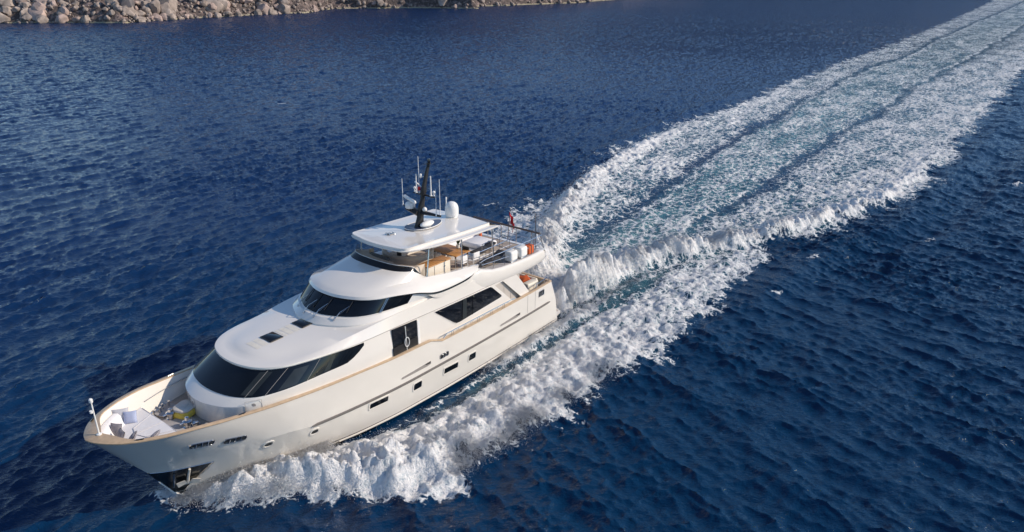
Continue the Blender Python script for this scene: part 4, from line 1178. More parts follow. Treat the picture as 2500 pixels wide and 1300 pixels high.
# orange cushions and towels on the stern sofa
t = thing("cushion_pile", "heap of crumpled orange cushions and towels on the cream stern sofa", "cushions", (1.9, 1.55, 2.93))
for k in range(9):
    mb = MB(); a = rng.random() * 3
    c = (1.75 + rng.random() * .5, 1.2 + rng.random() * .8, 3.02 + k * .055)
    R3 = Matrix.Rotation(rng.random() * .6 - .3, 3, 'Y') @ Matrix.Rotation(rng.random() * .6 - .3, 3, 'X')
    mb.rbox(c, (.55 + rng.random() * .2, .4 + rng.random() * .2, .16), .08, a, 0, 4, R3, .07); part(mb, "orange_cushion", 'orange', t)
mb = MB(); mb.rbox((1.75, 0.3, 2.98), (.7, 1.6, .14), .06)
single(mb, "seat_pad", ['orange'], "long flat orange seat pad on the cream stern sofa", "cushion", (1.75, .3, 2.92))
# ================================================================ SEA: waves, wake, foam and spray
def fft_tile(N, L, wind_dir, peak, hs, spread=2.0, cut=0.25, seed=1, tail=3.6):
    r = np.random.default_rng(seed)
    k1 = np.fft.fftfreq(N, L / N) * 2 * np.pi
    kx, ky = np.meshgrid(k1, k1, indexing='ij')
    k = np.hypot(kx, ky); k[0, 0] = 1
    kp = 2 * np.pi / peak
    th = np.arctan2(ky, kx) - wind_dir
    sp = np.exp(-1.25 * (kp / k) ** 2) * k ** (-tail) * np.exp(-(k * cut / 6.28) ** 2)
    D = np.abs(np.cos(th)) ** (2 * spread)
    D = np.where(np.cos(th) > 0, D, D * .25) + 0.012
    A = np.sqrt(sp * D); A[0, 0] = 0
    ph = np.exp(2j * np.pi * r.random((N, N))) * np.abs(r.normal(size=(N, N)) + 1j * r.normal(size=(N, N)))
    H = A * ph
    h = np.fft.ifft2(H).real
    s = hs / 4 / h.std()
    dx = np.fft.ifft2(1j * kx / k * H).real * s; dy = np.fft.ifft2(1j * ky / k * H).real * s
    return h * s, dx, dy, L
def sample(tile, X, Y):
    out = []
    for a in tile[:3]:
        N = a.shape[0]
        u = X / tile[3] * N; v = Y / tile[3] * N
        i = np.floor(u).astype(int); j = np.floor(v).astype(int); fu = u - i; fv = v - j
        i %= N; j %= N; i1 = (i + 1) % N; j1 = (j + 1) % N
        out.append(a[i, j] * (1 - fu) * (1 - fv) + a[i1, j] * fu * (1 - fv) + a[i, j1] * (1 - fu) * fv + a[i1, j1] * fu * fv)
    return out

def axis(segs):
    out = [segs[0][0]]
    for a, b, d0, d1 in segs:
        x = a
        while x < b - 1e-6:
            f = (x - a) / (b - a); x += d0 * (d1 / d0) ** f
            out.append(min(x, b))
    return np.array(sorted(set(np.round(out, 4))))
gx = axis([(-2500, -700, 90, 12), (-700, -260, 9, 1.0), (-260, -60, 1.0, .3), (-60, -30, .3, .13), (-30, 30, .115, .115), (30, 44, .115, .3), (44, 120, .3, 6), (120, 900, 6, 100)])
gy = axis([(-2500, -600, 120, 20), (-600, -330, 20, 1.1), (-330, -60, 1.0, .42), (-60, -22, .42, .16), (-22, -14, .16, .115), (-14, 14, .115, .115), (14, 32, .115, .16), (32, 50, .16, .6), (50, 200, .6, 12), (200, 1200, 12, 120)])
X, Y = np.meshgrid(gx, gy, indexing='ij')
cell = np.maximum(np.gradient(gx)[:, None], np.gradient(gy)[None, :])

def P(xk, yk, x=X): return pchip(xk, yk, x)
yc = P([30, 0, -15, -40, -108, -200, -650], [0, 0, -1.2, -3.7, -8, -11, -25])
rag = lambda s, sc, a: (fbm(X * sc, Y * sc * .6, 4, s) - .5) * a
op = P([26, 24.45, 23.6, 22.6, 21.2, 19.2, 18, 14.85, 11.5, 4.3, -4, -13, -18, -23, -30, -41, -48, -76, -153, -400, -700], [-.6, .5, 1.6, 2.7, 3.7, 5.9, 7.4, 8.9, 9.1, 9.7, 10.2, 9.4, 8.8, 8.9, 10.2, 13.0, 14.2, 13.4, 11.5, 8, 8])
ip = P([26, 22, 18.5, 16.4, 14.4, 10.4, 6.8, 3.2, -1.2, -6, -14, -30], [-2, 0.2, 2.0, 3.3, 4.05, 4.5, 4.5, 4.3, 4.25, 4.4, 4.9, 6])
os_ = P([26, 24.45, 22, 18, 11, 4, -4, -10, -17.4, -24.6, -34, -60, -90, -140, -222, -500, -700], [.6, -.5, -3.2, -7.4, -9.1, -9.7, -10.6, -11.5, -13.4, -13.6, -17, -21, -21.8, -25, -28.6, -46, -62])
rg = 1.0 + .5 * sstep(10, -30, X)
d_op = op + rag(3, .55, 3.4) * rg * sstep(26, 18, X) + rag(8, 2.2, .8) - Y       # >0 inside the port foam edge
d_os = Y - (os_ + rag(5, .55, 3.4) * rg * sstep(26, 18, X) + rag(9, 2.2, .8))
inside = sstep(-1.1, 1.3, d_op) * sstep(-1.1, 1.3, d_os)

# --- stern crests (breaking quarter waves)
ykp = P([-2, -4, -8, -13, -17, -25, -33, -45, -70], [1.9, 2.1, 2.1, 2.7, 4.2, 7.6, 10.0, 12.6, 13.2])
yks = P([-2, -4, -9, -12, -15.5, -20, -25, -34, -60, -90], [-1.9, -2.4, -5.0, -7.0, -8.6, -10.6, -12.4, -15.6, -19.6, -20.5])
hk = P([1, -1.2, -2.5, -5.2, -11, -17, -25, -34, -50, -90], [0, .35, 2.25, 2.2, 1.6, 1.2, .95, .75, .45, .12])
wob = rag(12, .5, 1.0)
up = Y - ykp - wob; us = yks + wob - Y
def ridge(u, w_out, w_in): return np.where(u > 0, np.exp(-(u / w_out) ** 2), np.exp(-(u / w_in) ** 2))
rn = .68 + .64 * fbm(X * .5, Y * .5, 4, 131, .5)
kp = hk * rn * ridge(up, .75, 1.7); ks = hk * .9 * rn * ridge(us, .9, 1.9)
far = sstep(-140, -60, X)
# --- bow wave ridge
cen = ip + (op - ip) * .60
hb = P([25, 24.2, 23, 21, 18.5, 15, 11, 6, 0, -8, -20], [0, .12, .55, .85, 1.05, .80, .55, .36, .28, .22, .1])
bw = hb * ridge(Y - cen - wob * .7, .28 * np.maximum(op - ip, .6), .50 * np.maximum(op - ip, .6))
cens = -(np.abs(ip) * .4 + np.abs(os_) * .6)
bws = hb * ridge(cens - Y, .28 * np.maximum(-os_ - ip, .6), .5 * np.maximum(-os_ - ip, .6)) * sstep(-26, -12, X)
# --- foam cover
bowband = sstep(-.35, .7, Y - ip - rag(21, .8, 1.2)) * sstep(-.9, .9, d_op) * sstep(25.2, 24.2, X)
bowband = bowband * (1.12 - .26 * sstep(10, -8, X) - .10 * sstep(-8, -40, X))
bowband *= 1 - .35 * sstep(.5, .95, fbm(X * .35 + 9, Y * .5, 3, 31)) * sstep(12, 0, X)
stb = sstep(-.9, .9, d_os) * sstep(-.35, .7, -ip - Y) * sstep(25.2, 24.2, X) * .9 * sstep(-30, -14, X)
hullspray = np.exp(-((Y - 3.5 - .02 * (6 - X)) / .62) ** 2) * sstep(9.5, 5, X) * sstep(-15, -4, X) * 1.2
hullthin = np.exp(-((Y - 3.75) / .35) ** 2) * sstep(17, 13, X) * sstep(1, 6, X) * .35
w_pw = P([0, -8, -26, -46, -106, -190, -600], [1.6, 2.3, 3.0, 3.7, 5.6, 6.8, 10])
u = Y - yc; au = np.abs(u + rag(15, .06, 4.0) + rag(16, .4, 1.6))
prop = sstep(w_pw + .5, w_pw - 1.2, au) * (.58 - .10 * sstep(-40, -200, X)) * sstep(-.5, -5, X)
prop *= .35 + 1.25 * fbm(X * .10, Y * .35, 4, 40)
propedge = np.exp(-((au - w_pw + .2) / .7) ** 2) * .75 * sstep(-10, -20, X)
lane = np.exp(-((au - w_pw - .9 - .004 * np.abs(X)) / (1.05 + .006 * np.abs(X))) ** 2) * sstep(-7, -22, X) * np.clip(-.25 + 2.0 * fbm(X * .07, Y * .3, 5, 44), 0, 1) * (.85 - .60 * sstep(-40, -170, X))
outer = sstep(w_pw + .3, w_pw + 1.8 + .004 * np.abs(X), au) * inside * (.80 - .22 * sstep(-50, -220, X)) * sstep(-4, -14, X) * (.50 + .95 * fbm(X * .09 + 3, Y * .26, 5, 47))
crest = np.clip(1.45 * ridge(up, 1.0, 2.4) * sstep(.08, .5, hk) + 1.45 * ridge(us, 1.1, 2.6) * sstep(.08, .5, hk), 0, 1.3)
trough = np.exp(-((X + 3) / 3.2) ** 2 - (Y / 1.9) ** 2)
greypatch = np.exp(-((X + 7) / 3.4) ** 2 - ((Y - 3.9) / .9) ** 2)
darkline = np.exp(-((Y - (4.2 - .012 * (X - 5))) / .30) ** 2) * sstep(15, 9, X) * sstep(-17, -8, X)
foam = np.maximum.reduce([bowband * sstep(-34, -14, X) if False else bowband, stb, hullspray, hullthin, prop, propedge, outer])
patchy = fbm(X * .22 + 4, Y * .42 + 2, 4, 151, .6)
foam = foam * (1 - .42 * sstep(.46, .68, patchy) * sstep(-8, -25, X))
foam = foam * (1 - .66 * lane) * (1 - .55 * trough) * (1 - .72 * greypatch) * (1 - .78 * darkline * (1 - np.clip(hullspray, 0, 1)))
foam = np.maximum(foam, crest * inside)
foam = np.clip(foam + .35 * np.clip(bw + bws, 0, 1) * bowband, 0, 1.3)
aer = np.clip(sstep(-.5, 2.0, d_op) * sstep(-.5, 2.0, d_os) * sstep(20, 8, X) * .55 + prop * .6 - .7 * lane + .2 * trough, 0, 1) * (sstep(3.0, 4.6, np.abs(Y)) * sstep(-2, 4, X) * .6 + sstep(4, -2, X))
# --- waves
tL = fft_tile(512, 83.0, math.radians(97), 4.6, .30, 3.5, .24, 3, 3.0)
tR = fft_tile(512, 71.0, math.radians(166), 5.6, .34, 5.0, .24, 5, 3.2)
tS = fft_tile(512, 37.0, math.radians(90), 1.6, .16, 3.0, .11, 9, 2.8)
fade1 = sstep(2.4, .9, cell); fade2 = sstep(.6, .2, cell)
def rot(t, a):
    c, s = math.cos(a), math.sin(a)
    return sample(t, X * c + Y * s, -X * s + Y * c)
hL, dxL, dyL = sample(tL, X, Y)
hR, dxR, dyR = sample(tR, X + 13, Y + 5)
def rsamp(t, a, k, ox):
    """sample a tile turned by a (radians), with its displacement turned back"""
    c, s = math.cos(a) * k, math.sin(a) * k
    h, dx, dy = sample(t, X * c + Y * s + ox, -X * s + Y * c + ox)
    return h / k, (dx * math.cos(a) - dy * math.sin(a)) / k, (dx * math.sin(a) + dy * math.cos(a)) / k
bl = sstep(-8, 12, Y)
A1 = rsamp(tS, math.radians(6), 1.0, 3); A2 = rsamp(tS, math.radians(-42), 1.0, 9); A3 = rsamp(tS, math.radians(40), .82, 17)
hS, dxS, dyS = [a * (1 - bl) + b * bl for a, b in zip(A1, A2)]
hS2, dxS2, dyS2 = A3
bl = sstep(-8, 12, Y)
gust = np.clip(-.25 + 2.3 * fbm(X * .045, Y * .03, 4, 50), .25, 1.7)
calm = 1 - .55 * inside * sstep(2, -6, X)
Hh = ((hL * (1 - .75 * bl) + hR * (.25 + .75 * bl)) * fade1 * (.7 + .5 * gust * .6) + (hS + .35 * hS2) * fade2 * gust) * calm
DX = ((dxL * (1 - bl) + dxR * bl) * fade1 + (dxS + .35 * dxS2) * fade2 * gust) * calm * 1.1
DY = ((dyL * (1 - bl) + dyR * bl) * fade1 + (dyS + .35 * dyS2) * fade2 * gust) * calm * 1.1
hull_zone = sstep(3.9, 3.0, np.abs(Y)) * sstep(-1.5, .5, X) * sstep(26, 24, X)
Hh *= 1 - .8 * hull_zone
# diverging wave shoulders outside the port foam edge and on the far side
Y1 = P([10, 0, -20, -40, -80, -200], [10.5, 11.0, 11.6, 15.2, 15.5, 16])
sh = .30 * np.exp(-((Y - Y1 - .6) / 1.5) ** 2) * sstep(8, -18, X) * sstep(-150, -60, X) - .22 * np.exp(-((Y - Y1 - 3.8) / 1.8) ** 2) * sstep(5, -20, X) * sstep(-150, -60, X)
for kk in range(1, 4):
    sh = sh + .16 / kk * np.exp(-((Y - (Y1 + 3.2 * kk + .12 * kk * np.clip(-X, 0, 80) * .4)) / 1.1) ** 2) * sstep(20, -10, X) * sstep(-160, -60, X)
Ysd = P([10, -4, -17, -34, -60, -120], [-9, -11, -14.2, -18.2, -23, -27])
sh = sh + .35 * np.exp(-((Y - Ysd + .4) / 1.3) ** 2) * sstep(0, -20, X) * sstep(-150, -70, X)
# turbulence in the foam
tb1 = fbm(X * .55, Y * .75, 5, 60, .58, True); tb2 = fbm(X * 1.5 + 7, Y * 1.9, 5, 70, .62)
fine = sstep(.5, .16, cell)
turb = ((.5 - tb1) * .42 + (tb2 - .5) * .55 * fine) * np.clip(foam, 0, 1)
tall = np.clip(kp + ks + bw + bws, 0, 2)
spk = (fbm(X * 3.1 + Y * .6, Y * 1.1 - X * .2, 4, 80, .66) - .42) * 1.0 * sstep(.12, .8, tall) * tall * fine
cellw = 1 - .45 * sstep(.35, .75, fbm(X * .42 + 5, Y * .42, 2, 90)) 
Z = Hh + sh + (kp + ks) * cellw * far + (bw + bws) * (.70 + .6 * fbm(X * .5 + 2, Y * .30, 3, 95)) + turb * (1 + .5 * sstep(.2, 1, tall)) + spk
Z += -.55 * trough * sstep(1, -1, X) - .22 * lane * np.exp(X / 90) + .18 * prop * sstep(-4, -12, X) * np.exp(X / 120) - .10 * darkline
Z += .28 * np.clip(hullspray, 0, 1) * (.5 + fbm(X * 1.1, Y * 1.6, 4, 97, .6))
in_hull = (np.abs(Y) < 2.6 * sstep(24.5, 16, X)) & (X > .4) & (X < 24)
Z = np.where(in_hull, -.8, Z); foam = np.where(in_hull, 0, foam)
DXf = DX * (1 - np.clip(foam, 0, 1) * .6); DYf = DY * (1 - np.clip(foam, 0, 1) * .6)
# a few whitecaps
for (wx, wy, s) in ((-41, -83, .9), (-58, 22, 1.1), (-33, 18.5, .8), (-13.5, 12.6, .7), (-66, 19, .6), (-22, 12.2, .8), (-17.5, -17.2, 1.0), (-12, -14.3, 1.0)):
    rr = np.exp(-((X - wx) / (.55 * s)) ** 2 - ((Y - wy + .4 * (X - wx)) / (.30 * s)) ** 2)
    foam = np.maximum(foam, rr * .8); Z = Z + rr * .10

nx, ny = X.shape
VX = (X + DXf); VY = (Y + DYf)
V = np.stack([VX.ravel(), VY.ravel(), Z.ravel()], 1)
idx = np.arange(nx * ny).reshape(nx, ny)
quads = np.stack([idx[:-1, :-1], idx[1:, :-1], idx[1:, 1:], idx[:-1, 1:]], -1).reshape(-1, 4)
fq = foam.ravel()[quads].max(1)
fz = sstep(-700, -640, X).ravel()[quads].min(1)
is_foam = (fq > .07)

def np_mesh(name, verts, faces, attrs, mat, smooth=True):
    used = np.unique(faces); mp = np.zeros(len(verts), int); mp[used] = np.arange(len(used))
    me = bpy.data.meshes.new(name)
    n, k = faces.shape
    me.vertices.add(len(used)); me.vertices.foreach_set("co", verts[used].astype(np.float32).ravel())
    me.loops.add(n * k); me.loops.foreach_set("vertex_index", mp[faces].astype(np.int32).ravel())
    me.polygons.add(n); me.polygons.foreach_set("loop_start", np.arange(0, n * k, k, dtype=np.int32))
    me.polygons.foreach_set("loop_total", np.full(n, k, np.int32))
    if smooth: me.polygons.foreach_set("use_smooth", np.ones(n, bool))
    me.update(calc_edges=True)
    for an, av in attrs.items():
        a = me.attributes.new(an, 'FLOAT', 'POINT'); a.data.foreach_set("value", av[used].astype(np.float32))
    me.materials.append(mat)
    o = bpy.data.objects.new(name, me); COL.objects.link(o)
    return o

# --- sea material: clear deep water and foam laid over it by the 'foam' attribute
wm = bpy.data.materials.new("sea_water"); wm.use_nodes = True
nt = wm.node_tree; N = nt.nodes; Lk = nt.links
pw = N["Principled BSDF"]; pw.name = "water"
out = N["Material Output"]
geo = N.new("ShaderNodeNewGeometry")
def nmath(op, a, b=None, c=None, clamp=False):
    m = N.new("ShaderNodeMath"); m.operation = op; m.use_clamp = clamp
    for i, q in enumerate((a, b, c)):
        if q is None: continue
        if isinstance(q, (int, float)): m.inputs[i].default_value = q
        else: Lk.new(q, m.inputs[i])
    return m.outputs[0]
def nnoise(scale, detail=4, rough=.5, vec=None, dist=0.0, sc=(1, 1, 1), loc=(0, 0, 0), rotz=0.0):
    mp = N.new("ShaderNodeMapping")
    if rotz: mp.vector_type = 'TEXTURE'
    mp.inputs["Scale"].default_value = sc; mp.inputs["Location"].default_value = loc; mp.inputs["Rotation"].default_value = (0, 0, rotz)
    Lk.new(vec or geo.outputs["Position"], mp.inputs[0])
    n = N.new("ShaderNodeTexNoise"); n.inputs["Scale"].default_value = scale; n.inputs["Detail"].default_value = detail
    n.inputs["Roughness"].default_value = rough; n.inputs["Distortion"].default_value = dist
    Lk.new(mp.outputs[0], n.inputs["Vector"])
    return n
def nrange(x, a, b, c=0.0, d=1.0, smooth=True):
    r = N.new("ShaderNodeMapRange"); r.interpolation_type = 'SMOOTHSTEP' if smooth else 'LINEAR'
    Lk.new(x, r.inputs[0])
    for i, q in enumerate((a, b, c, d)): r.inputs[i + 1].default_value = q
    return r.outputs[0]
def nmix(f, a, b):
    m = N.new("ShaderNodeMix"); m.data_type = 'RGBA'
    if isinstance(f, float): m.inputs[0].default_value = f
    else: Lk.new(f, m.inputs[0])
    for i, q in ((6, a), (7, b)):
        if isinstance(q, tuple): m.inputs[i].default_value = (*q, 1)
        else: Lk.new(q, m.inputs[i])
    return m.outputs[2]
af = N.new("ShaderNodeAttribute"); af.attribute_name = "foam"
aa = N.new("ShaderNodeAttribute"); aa.attribute_name = "aer"
# lace pattern
warp = nnoise(.9, 3, .6)
wv = N.new("ShaderNodeVectorMath"); wv.operation = 'MULTIPLY_ADD'
Lk.new(warp.outputs["Color"], wv.inputs[0]); wv.inputs[1].default_value = (1.1, 1.1, 0); Lk.new(geo.outputs["Position"], wv.inputs[2])
def nvor(scale, sc=(1, 1, 1)):
    mp = N.new("ShaderNodeMapping"); mp.inputs["Scale"].default_value = sc; Lk.new(wv.outputs[0], mp.inputs[0])
    v = N.new("ShaderNodeTexVoronoi"); v.feature = 'DISTANCE_TO_EDGE'; v.inputs["Scale"].default_value = scale
    v.voronoi_dimensions = '2D'
    Lk.new(mp.outputs[0], v.inputs["Vector"])
    return v.outputs["Distance"]
v1 = nrange(nvor(1.15, (.75, 1, 1)), 0.0, .28, 1, 0); v2 = nrange(nvor(3.1, (.8, 1, 1)), 0.0, .24, 1, 0)
nA = nnoise(.55, 7, .62, None, .6, (.7, 1, 1)).outputs["Fac"]; nB = nnoise(2.6, 7, .70, None, .8).outputs["Fac"]; nC = nnoise(11, 4, .7).outputs["Fac"]
lace = nmath('ADD', nmath('MULTIPLY', v1, .24), nmath('MULTIPLY', v2, .20))
pat = nmath('ADD', lace, nmath('ADD', nmath('MULTIPLY', nA, .75), nmath('ADD', nmath('MULTIPLY', nB, .80), nmath('MULTIPLY', nC, .30))))   # about 0.9 to 1.6
tt_ = nmath('ADD', nmath('MULTIPLY', nmath('SUBTRACT', af.outputs["Fac"], .52), 1.15), nmath('MULTIPLY', nmath('SUBTRACT', pat, 1.09), 2.1))
mask = nmath('MULTIPLY', nrange(tt_, -.12, .26), nrange(af.outputs["Fac"], .02, .12))
# water body: starboard side painted bluer for its stronger sky reflection
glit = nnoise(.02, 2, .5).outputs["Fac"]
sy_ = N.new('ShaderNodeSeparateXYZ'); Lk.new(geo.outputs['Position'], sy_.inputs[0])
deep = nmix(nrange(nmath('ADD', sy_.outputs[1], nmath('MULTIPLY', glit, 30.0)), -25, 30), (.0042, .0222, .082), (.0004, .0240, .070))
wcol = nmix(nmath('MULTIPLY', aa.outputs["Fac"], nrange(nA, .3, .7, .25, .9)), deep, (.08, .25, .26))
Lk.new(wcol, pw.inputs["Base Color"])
pw.inputs["IOR"].default_value = 1.333

b1 = nnoise(1.0, 4, .6, None, .4, (1.9, .75, 1), (0, 0, 0), math.radians(155)).outputs["Fac"]
b2 = nnoise(4.6, 4, .6, None, .3, (1.6, .85, 1), (3, 1, 0), math.radians(132)).outputs["Fac"]
b3 = nnoise(15, 3, .55).outputs["Fac"]
cd = N.new("ShaderNodeVectorMath"); cd.operation = 'LENGTH'; Lk.new(geo.outputs["Position"], cd.inputs[0])
farw = nrange(cd.outputs["Value"], 70, 260, .05, 1.1)
Lk.new(nrange(cd.outputs["Value"], 80, 420, .06, .20), pw.inputs["Roughness"])
hgt = nmath('ADD', nmath('MULTIPLY', b1, farw), nmath('ADD', nmath('MULTIPLY', b2, .085), nmath('MULTIPLY', b3, .014)))
bp = N.new("ShaderNodeBump"); bp.inputs["Strength"].default_value = .9; bp.inputs["Distance"].default_value = 1.0
Lk.new(hgt, bp.inputs["Height"]); Lk.new(bp.outputs[0], pw.inputs["Normal"])
# foam
pf = N.new("ShaderNodeBsdfPrincipled")
nD = nnoise(24, 3, .7).outputs['Fac']
fv = nmath('ADD', nmath('MULTIPLY', tt_, .55), nmath('ADD', nmath('MULTIPLY', nmath('SUBTRACT', nB, .5), 1.9), nmath('ADD', nmath('MULTIPLY', nmath('SUBTRACT', nC, .5), 1.5), nmath('MULTIPLY', nmath('SUBTRACT', nD, .5), .9))))
fcol = nmix(nrange(fv, -.25, .55), (.50, .58, .63), (.95, .94, .935))
Lk.new(fcol, pf.inputs["Base Color"]); pf.inputs["Roughness"].default_value = .8; pf.inputs["Specular IOR Level"].default_value = .2
pf.inputs["Subsurface Weight"].default_value = 0.0
fb = N.new("ShaderNodeBump"); fb.inputs["Strength"].default_value = .6; fb.inputs["Distance"].default_value = .16
fh = nmath('ADD', nmath('MULTIPLY', tt_, .45), nmath('ADD', nmath('MULTIPLY', nB, .7), nmath('ADD', nmath('MULTIPLY', nC, .55), nmath('MULTIPLY', nD, .22))))
Lk.new(fh, fb.inputs["Height"]); Lk.new(fb.outputs[0], pf.inputs["Normal"])
ftr = N.new("ShaderNodeBsdfTranslucent"); ftr.inputs[0].default_value = (.88, .89, .91, 1)
fmx = N.new("ShaderNodeMixShader"); fmx.inputs[0].default_value = .16; Lk.new(pf.outputs[0], fmx.inputs[1]); Lk.new(ftr.outputs[0], fmx.inputs[2])
mxs = N.new("ShaderNodeMixShader"); Lk.new(mask, mxs.inputs[0]); Lk.new(pw.outputs[0], mxs.inputs[1]); Lk.new(fmx.outputs[0], mxs.inputs[2])
Lk.new(mxs.outputs[0], out.inputs[0])

at = {"foam": np.clip(foam, 0, 1.3).ravel(), "aer": aer.ravel()}
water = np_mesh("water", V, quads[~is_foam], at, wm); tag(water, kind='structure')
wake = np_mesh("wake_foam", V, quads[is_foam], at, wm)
tag(wake, "broad white foaming wake spreading from the yacht's bow and stern to the horizon", "wake", kind='stuff')

# --- spray: small droplets and clots thrown up over the crests
spm = bpy.data.materials.new("spray_white"); spm.use_nodes = True
q = spm.node_tree.nodes["Principled BSDF"]; q.inputs["Base Color"].default_value = (.93, .92, .92, 1); q.inputs["Roughness"].default_value = .6
tn = spm.node_tree.nodes.new("ShaderNodeBsdfTranslucent"); tn.inputs[0].default_value = (.92, .93, .94, 1)
mx = spm.node_tree.nodes.new("ShaderNodeMixShader"); mx.inputs[0].default_value = .15
spm.node_tree.links.new(q.outputs[0], mx.inputs[1]); spm.node_tree.links.new(tn.outputs[0], mx.inputs[2]); spm.node_tree.links.new(mx.outputs[0], spm.node_tree.nodes["Material Output"].inputs[0])
tet = np.array([(1, 1, 1), (-1, -1, 1), (-1, 1, -1), (1, -1, -1)], float) / math.sqrt(3)
tf = np.array([(0, 1, 3), (0, 2, 1), (0, 3, 2), (1, 2, 3)])
def droplets(name, pts, size, label):
    n = len(pts)
    A = rng.normal(size=(n, 3, 3)); Qm, _ = np.linalg.qr(A)
    st = 1 + rng.random((n, 1, 3)) * .6
    v = np.einsum('nij,kj->nki', Qm, tet) * size[:, None, None] * st
    sdv = np.array(sun_dir); v = v - .86 * (v @ sdv)[..., None] * sdv     # flattened clots, broad side to the light
    v = v * 1.2 + pts[:, None, :]
    f = (np.arange(n)[:, None, None] * 4 + tf[None]).reshape(-1, 3)
    o = np_mesh(name, v.reshape(-1, 3), f, {}, spm, False)
    return tag(o, label, "spray", kind='stuff')
flatX, flatY, flatZ = VX.ravel(), VY.ravel(), Z.ravel()
area = (np.gradient(gx)[:, None] * np.gradient(gy)[None, :]).ravel()
def scatter(weight, n, hfun, jitter=.1, drift=None):
    w = (weight.ravel() * area); w = w / w.sum()
    i = rng.choice(len(w), n, p=w)
    h = hfun(i)
    p = np.stack([flatX[i] + rng.normal(size=n) * jitter, flatY[i] + rng.normal(size=n) * jitter, flatZ[i] + h], 1)
    if drift is not None: p[:, :2] += drift[None] * h[:, None]
    return p
bwf = bw.ravel(); kf = (kp + ks).ravel(); ff = foam.ravel()
ok = (~in_hull).astype(float)
clump = sstep(.42, .72, fbm(X * .7, Y * .7, 4, 120, .6))
wb = np.clip(bw, 0, 1.2) ** 1.2 * sstep(.1, .5, foam) * ok * (.15 + clump) * sstep(26, 24.5, X)
p1 = scatter(wb, 130000, lambda i: rng.exponential(.10 + .26 * bwf[i], len(i)) * (rng.random(len(i)) ** .4), .10)
edge_b = sstep(.02, .25, bw) * np.exp(-((d_op - .1) / .5) ** 2) * sstep(25, 23, X) * sstep(-4, 8, X) * ok
p2 = scatter(edge_b, 60000, lambda i: rng.exponential(.16, len(i)), .28)
# sheet thrown up along the stem and forward hull side
n3 = 55000
s3 = rng.random(n3) ** .8; x3 = 24.6 - s3 * 6.5
yh = np.interp(x3, np.linspace(17, 24.6, 24), [hull_y(a, .6) for a in np.linspace(17, 24.6, 24)])
o3 = rng.exponential(.22 + .75 * s3 * (1 - .3 * s3), n3)
z3 = (np.clip(.10 + .85 * np.sin(np.clip(s3 * 1.5, 0, 1) * 2.2), 0, 1) * np.exp(-o3 * .35)) * rng.random(n3) ** .7
p3 = np.stack([x3 + rng.normal(size=n3) * .12 - o3 * .12, yh + .03 + o3, z3 + .05], 1)
P_all = np.concatenate([p1, p2, p3])
sz = np.clip(rng.lognormal(math.log(.010), .40, len(P_all)), .004, .024)
droplets("bow_spray", P_all, sz, "white bow wave spray bursting along the port side of the yacht's hull")
wk = np.clip(kp * 1.2 + ks, 0, 2) ** 1.3 * sstep(-40, -20, X) * sstep(.1, .5, foam) * (.15 + clump) * ok
p4 = scatter(wk, 150000, lambda i: rng.exponential(.14 + .34 * kf[i], len(i)) * rng.random(len(i)) ** .4, .12, np.array([.25, 0.1]))
# curtain standing behind the transom corner
n5 = 30000; a5 = rng.random(n5)
x5 = -1.9 - a5 * 5.5; y5 = np.interp(x5, [-9, -4, -2], [2.1, 2.1, 2.3]) + rng.normal(size=n5) * (.25 + .5 * a5)
z5 = (1.6 * np.sin(np.clip(a5 * 1.4 + .15, 0, 1) * 1.9)) * (rng.random(n5) ** .8) * 1.3
p5 = np.stack([x5 + .25 * z5 + rng.normal(size=n5) * .2, y5 + rng.normal(size=n5) * .15, z5], 1)
hs_ = hullspray * ok
p6 = scatter(hs_, 24000, lambda i: rng.exponential(.09, len(i)), .12)
P_all = np.concatenate([p4, p5, p6])
sz = np.clip(rng.lognormal(math.log(.012), .42, len(P_all)), .005, .032)
droplets("stern_spray", P_all, sz, "white spray leaping off the steep quarter waves behind the yacht's stern")
# ================================================================ FAR SHORE: rocky hillside, boulders
sx = np.array([-40, -91, -107, -123, -137, -160, -189, -211, -222, -257, -293, -311, -327, -369, -410, -477, -560, -700, -1000.])
sy = np.array([-372, -349, -329, -308, -313, -313, -318, -314, -312, -336, -309, -270, -288, -280, -272, -280, -300, -340, -430.])
o = np.argsort(sx); sx, sy = sx[o], sy[o]
hx = np.concatenate([np.arange(-900, -520, 5.0), np.arange(-520, -30, 1.1), np.arange(-30, 200, 8.0)])
hv = np.concatenate([np.arange(-3, 46, .75), np.arange(46, 200, 5.0)])
HXg, HV = np.meshgrid(hx, hv, indexing='ij')
ys = np.interp(HXg, sx, sy)
ys = ys + (fbm(HXg * .09, HXg * 0, 4, 7) - .5) * 9
HY = ys - HV
slope = .75 + .5 * sstep(-140, -230, HXg) + 1.0 * (fbm(HXg * .02, HV * .02, 3, 140) - .5)
top = 10 + (28 + 45 * fbm(HXg * .008, HXg * 0 + 3, 3, 150)) * sstep(-185, -240, HXg) * sstep(-620, -470, HXg)
HZ = -1.0 + top * (1 - np.exp(-np.clip(HV + .3, -3, 999) * slope / top)) 
rough = fbm(HXg * .11, HV * .11, 5, 160, .55, True); rough2 = fbm(HXg * .35, HV * .35, 4, 170, .6, True)
gul = sstep(.55, .8, fbm(HXg * .035, HV * .012, 3, 180))
HZ += ((.5 - rough) * 12 * (.35 + .65 * sstep(-185, -240, HXg)) + (.5 - rough2) * 5.0 - gul * 6 * sstep(-185, -240, HXg)) * sstep(-1, 9, HV)
hm = bpy.data.materials.new("volcanic_rock"); hm.use_nodes = True
nt = hm.node_tree; N = nt.nodes; Lk = nt.links; pr_ = N["Principled BSDF"]; geo = N.new("ShaderNodeNewGeometry")
n1 = nnoise(.045, 5, .6).outputs["Fac"]; n2 = nnoise(.5, 7, .65).outputs["Fac"]; n3_ = nnoise(2.4, 5, .6).outputs["Fac"]
c1 = nmix(nrange(n1, .38, .62), (.38, .30, .27), (.45, .335, .30))
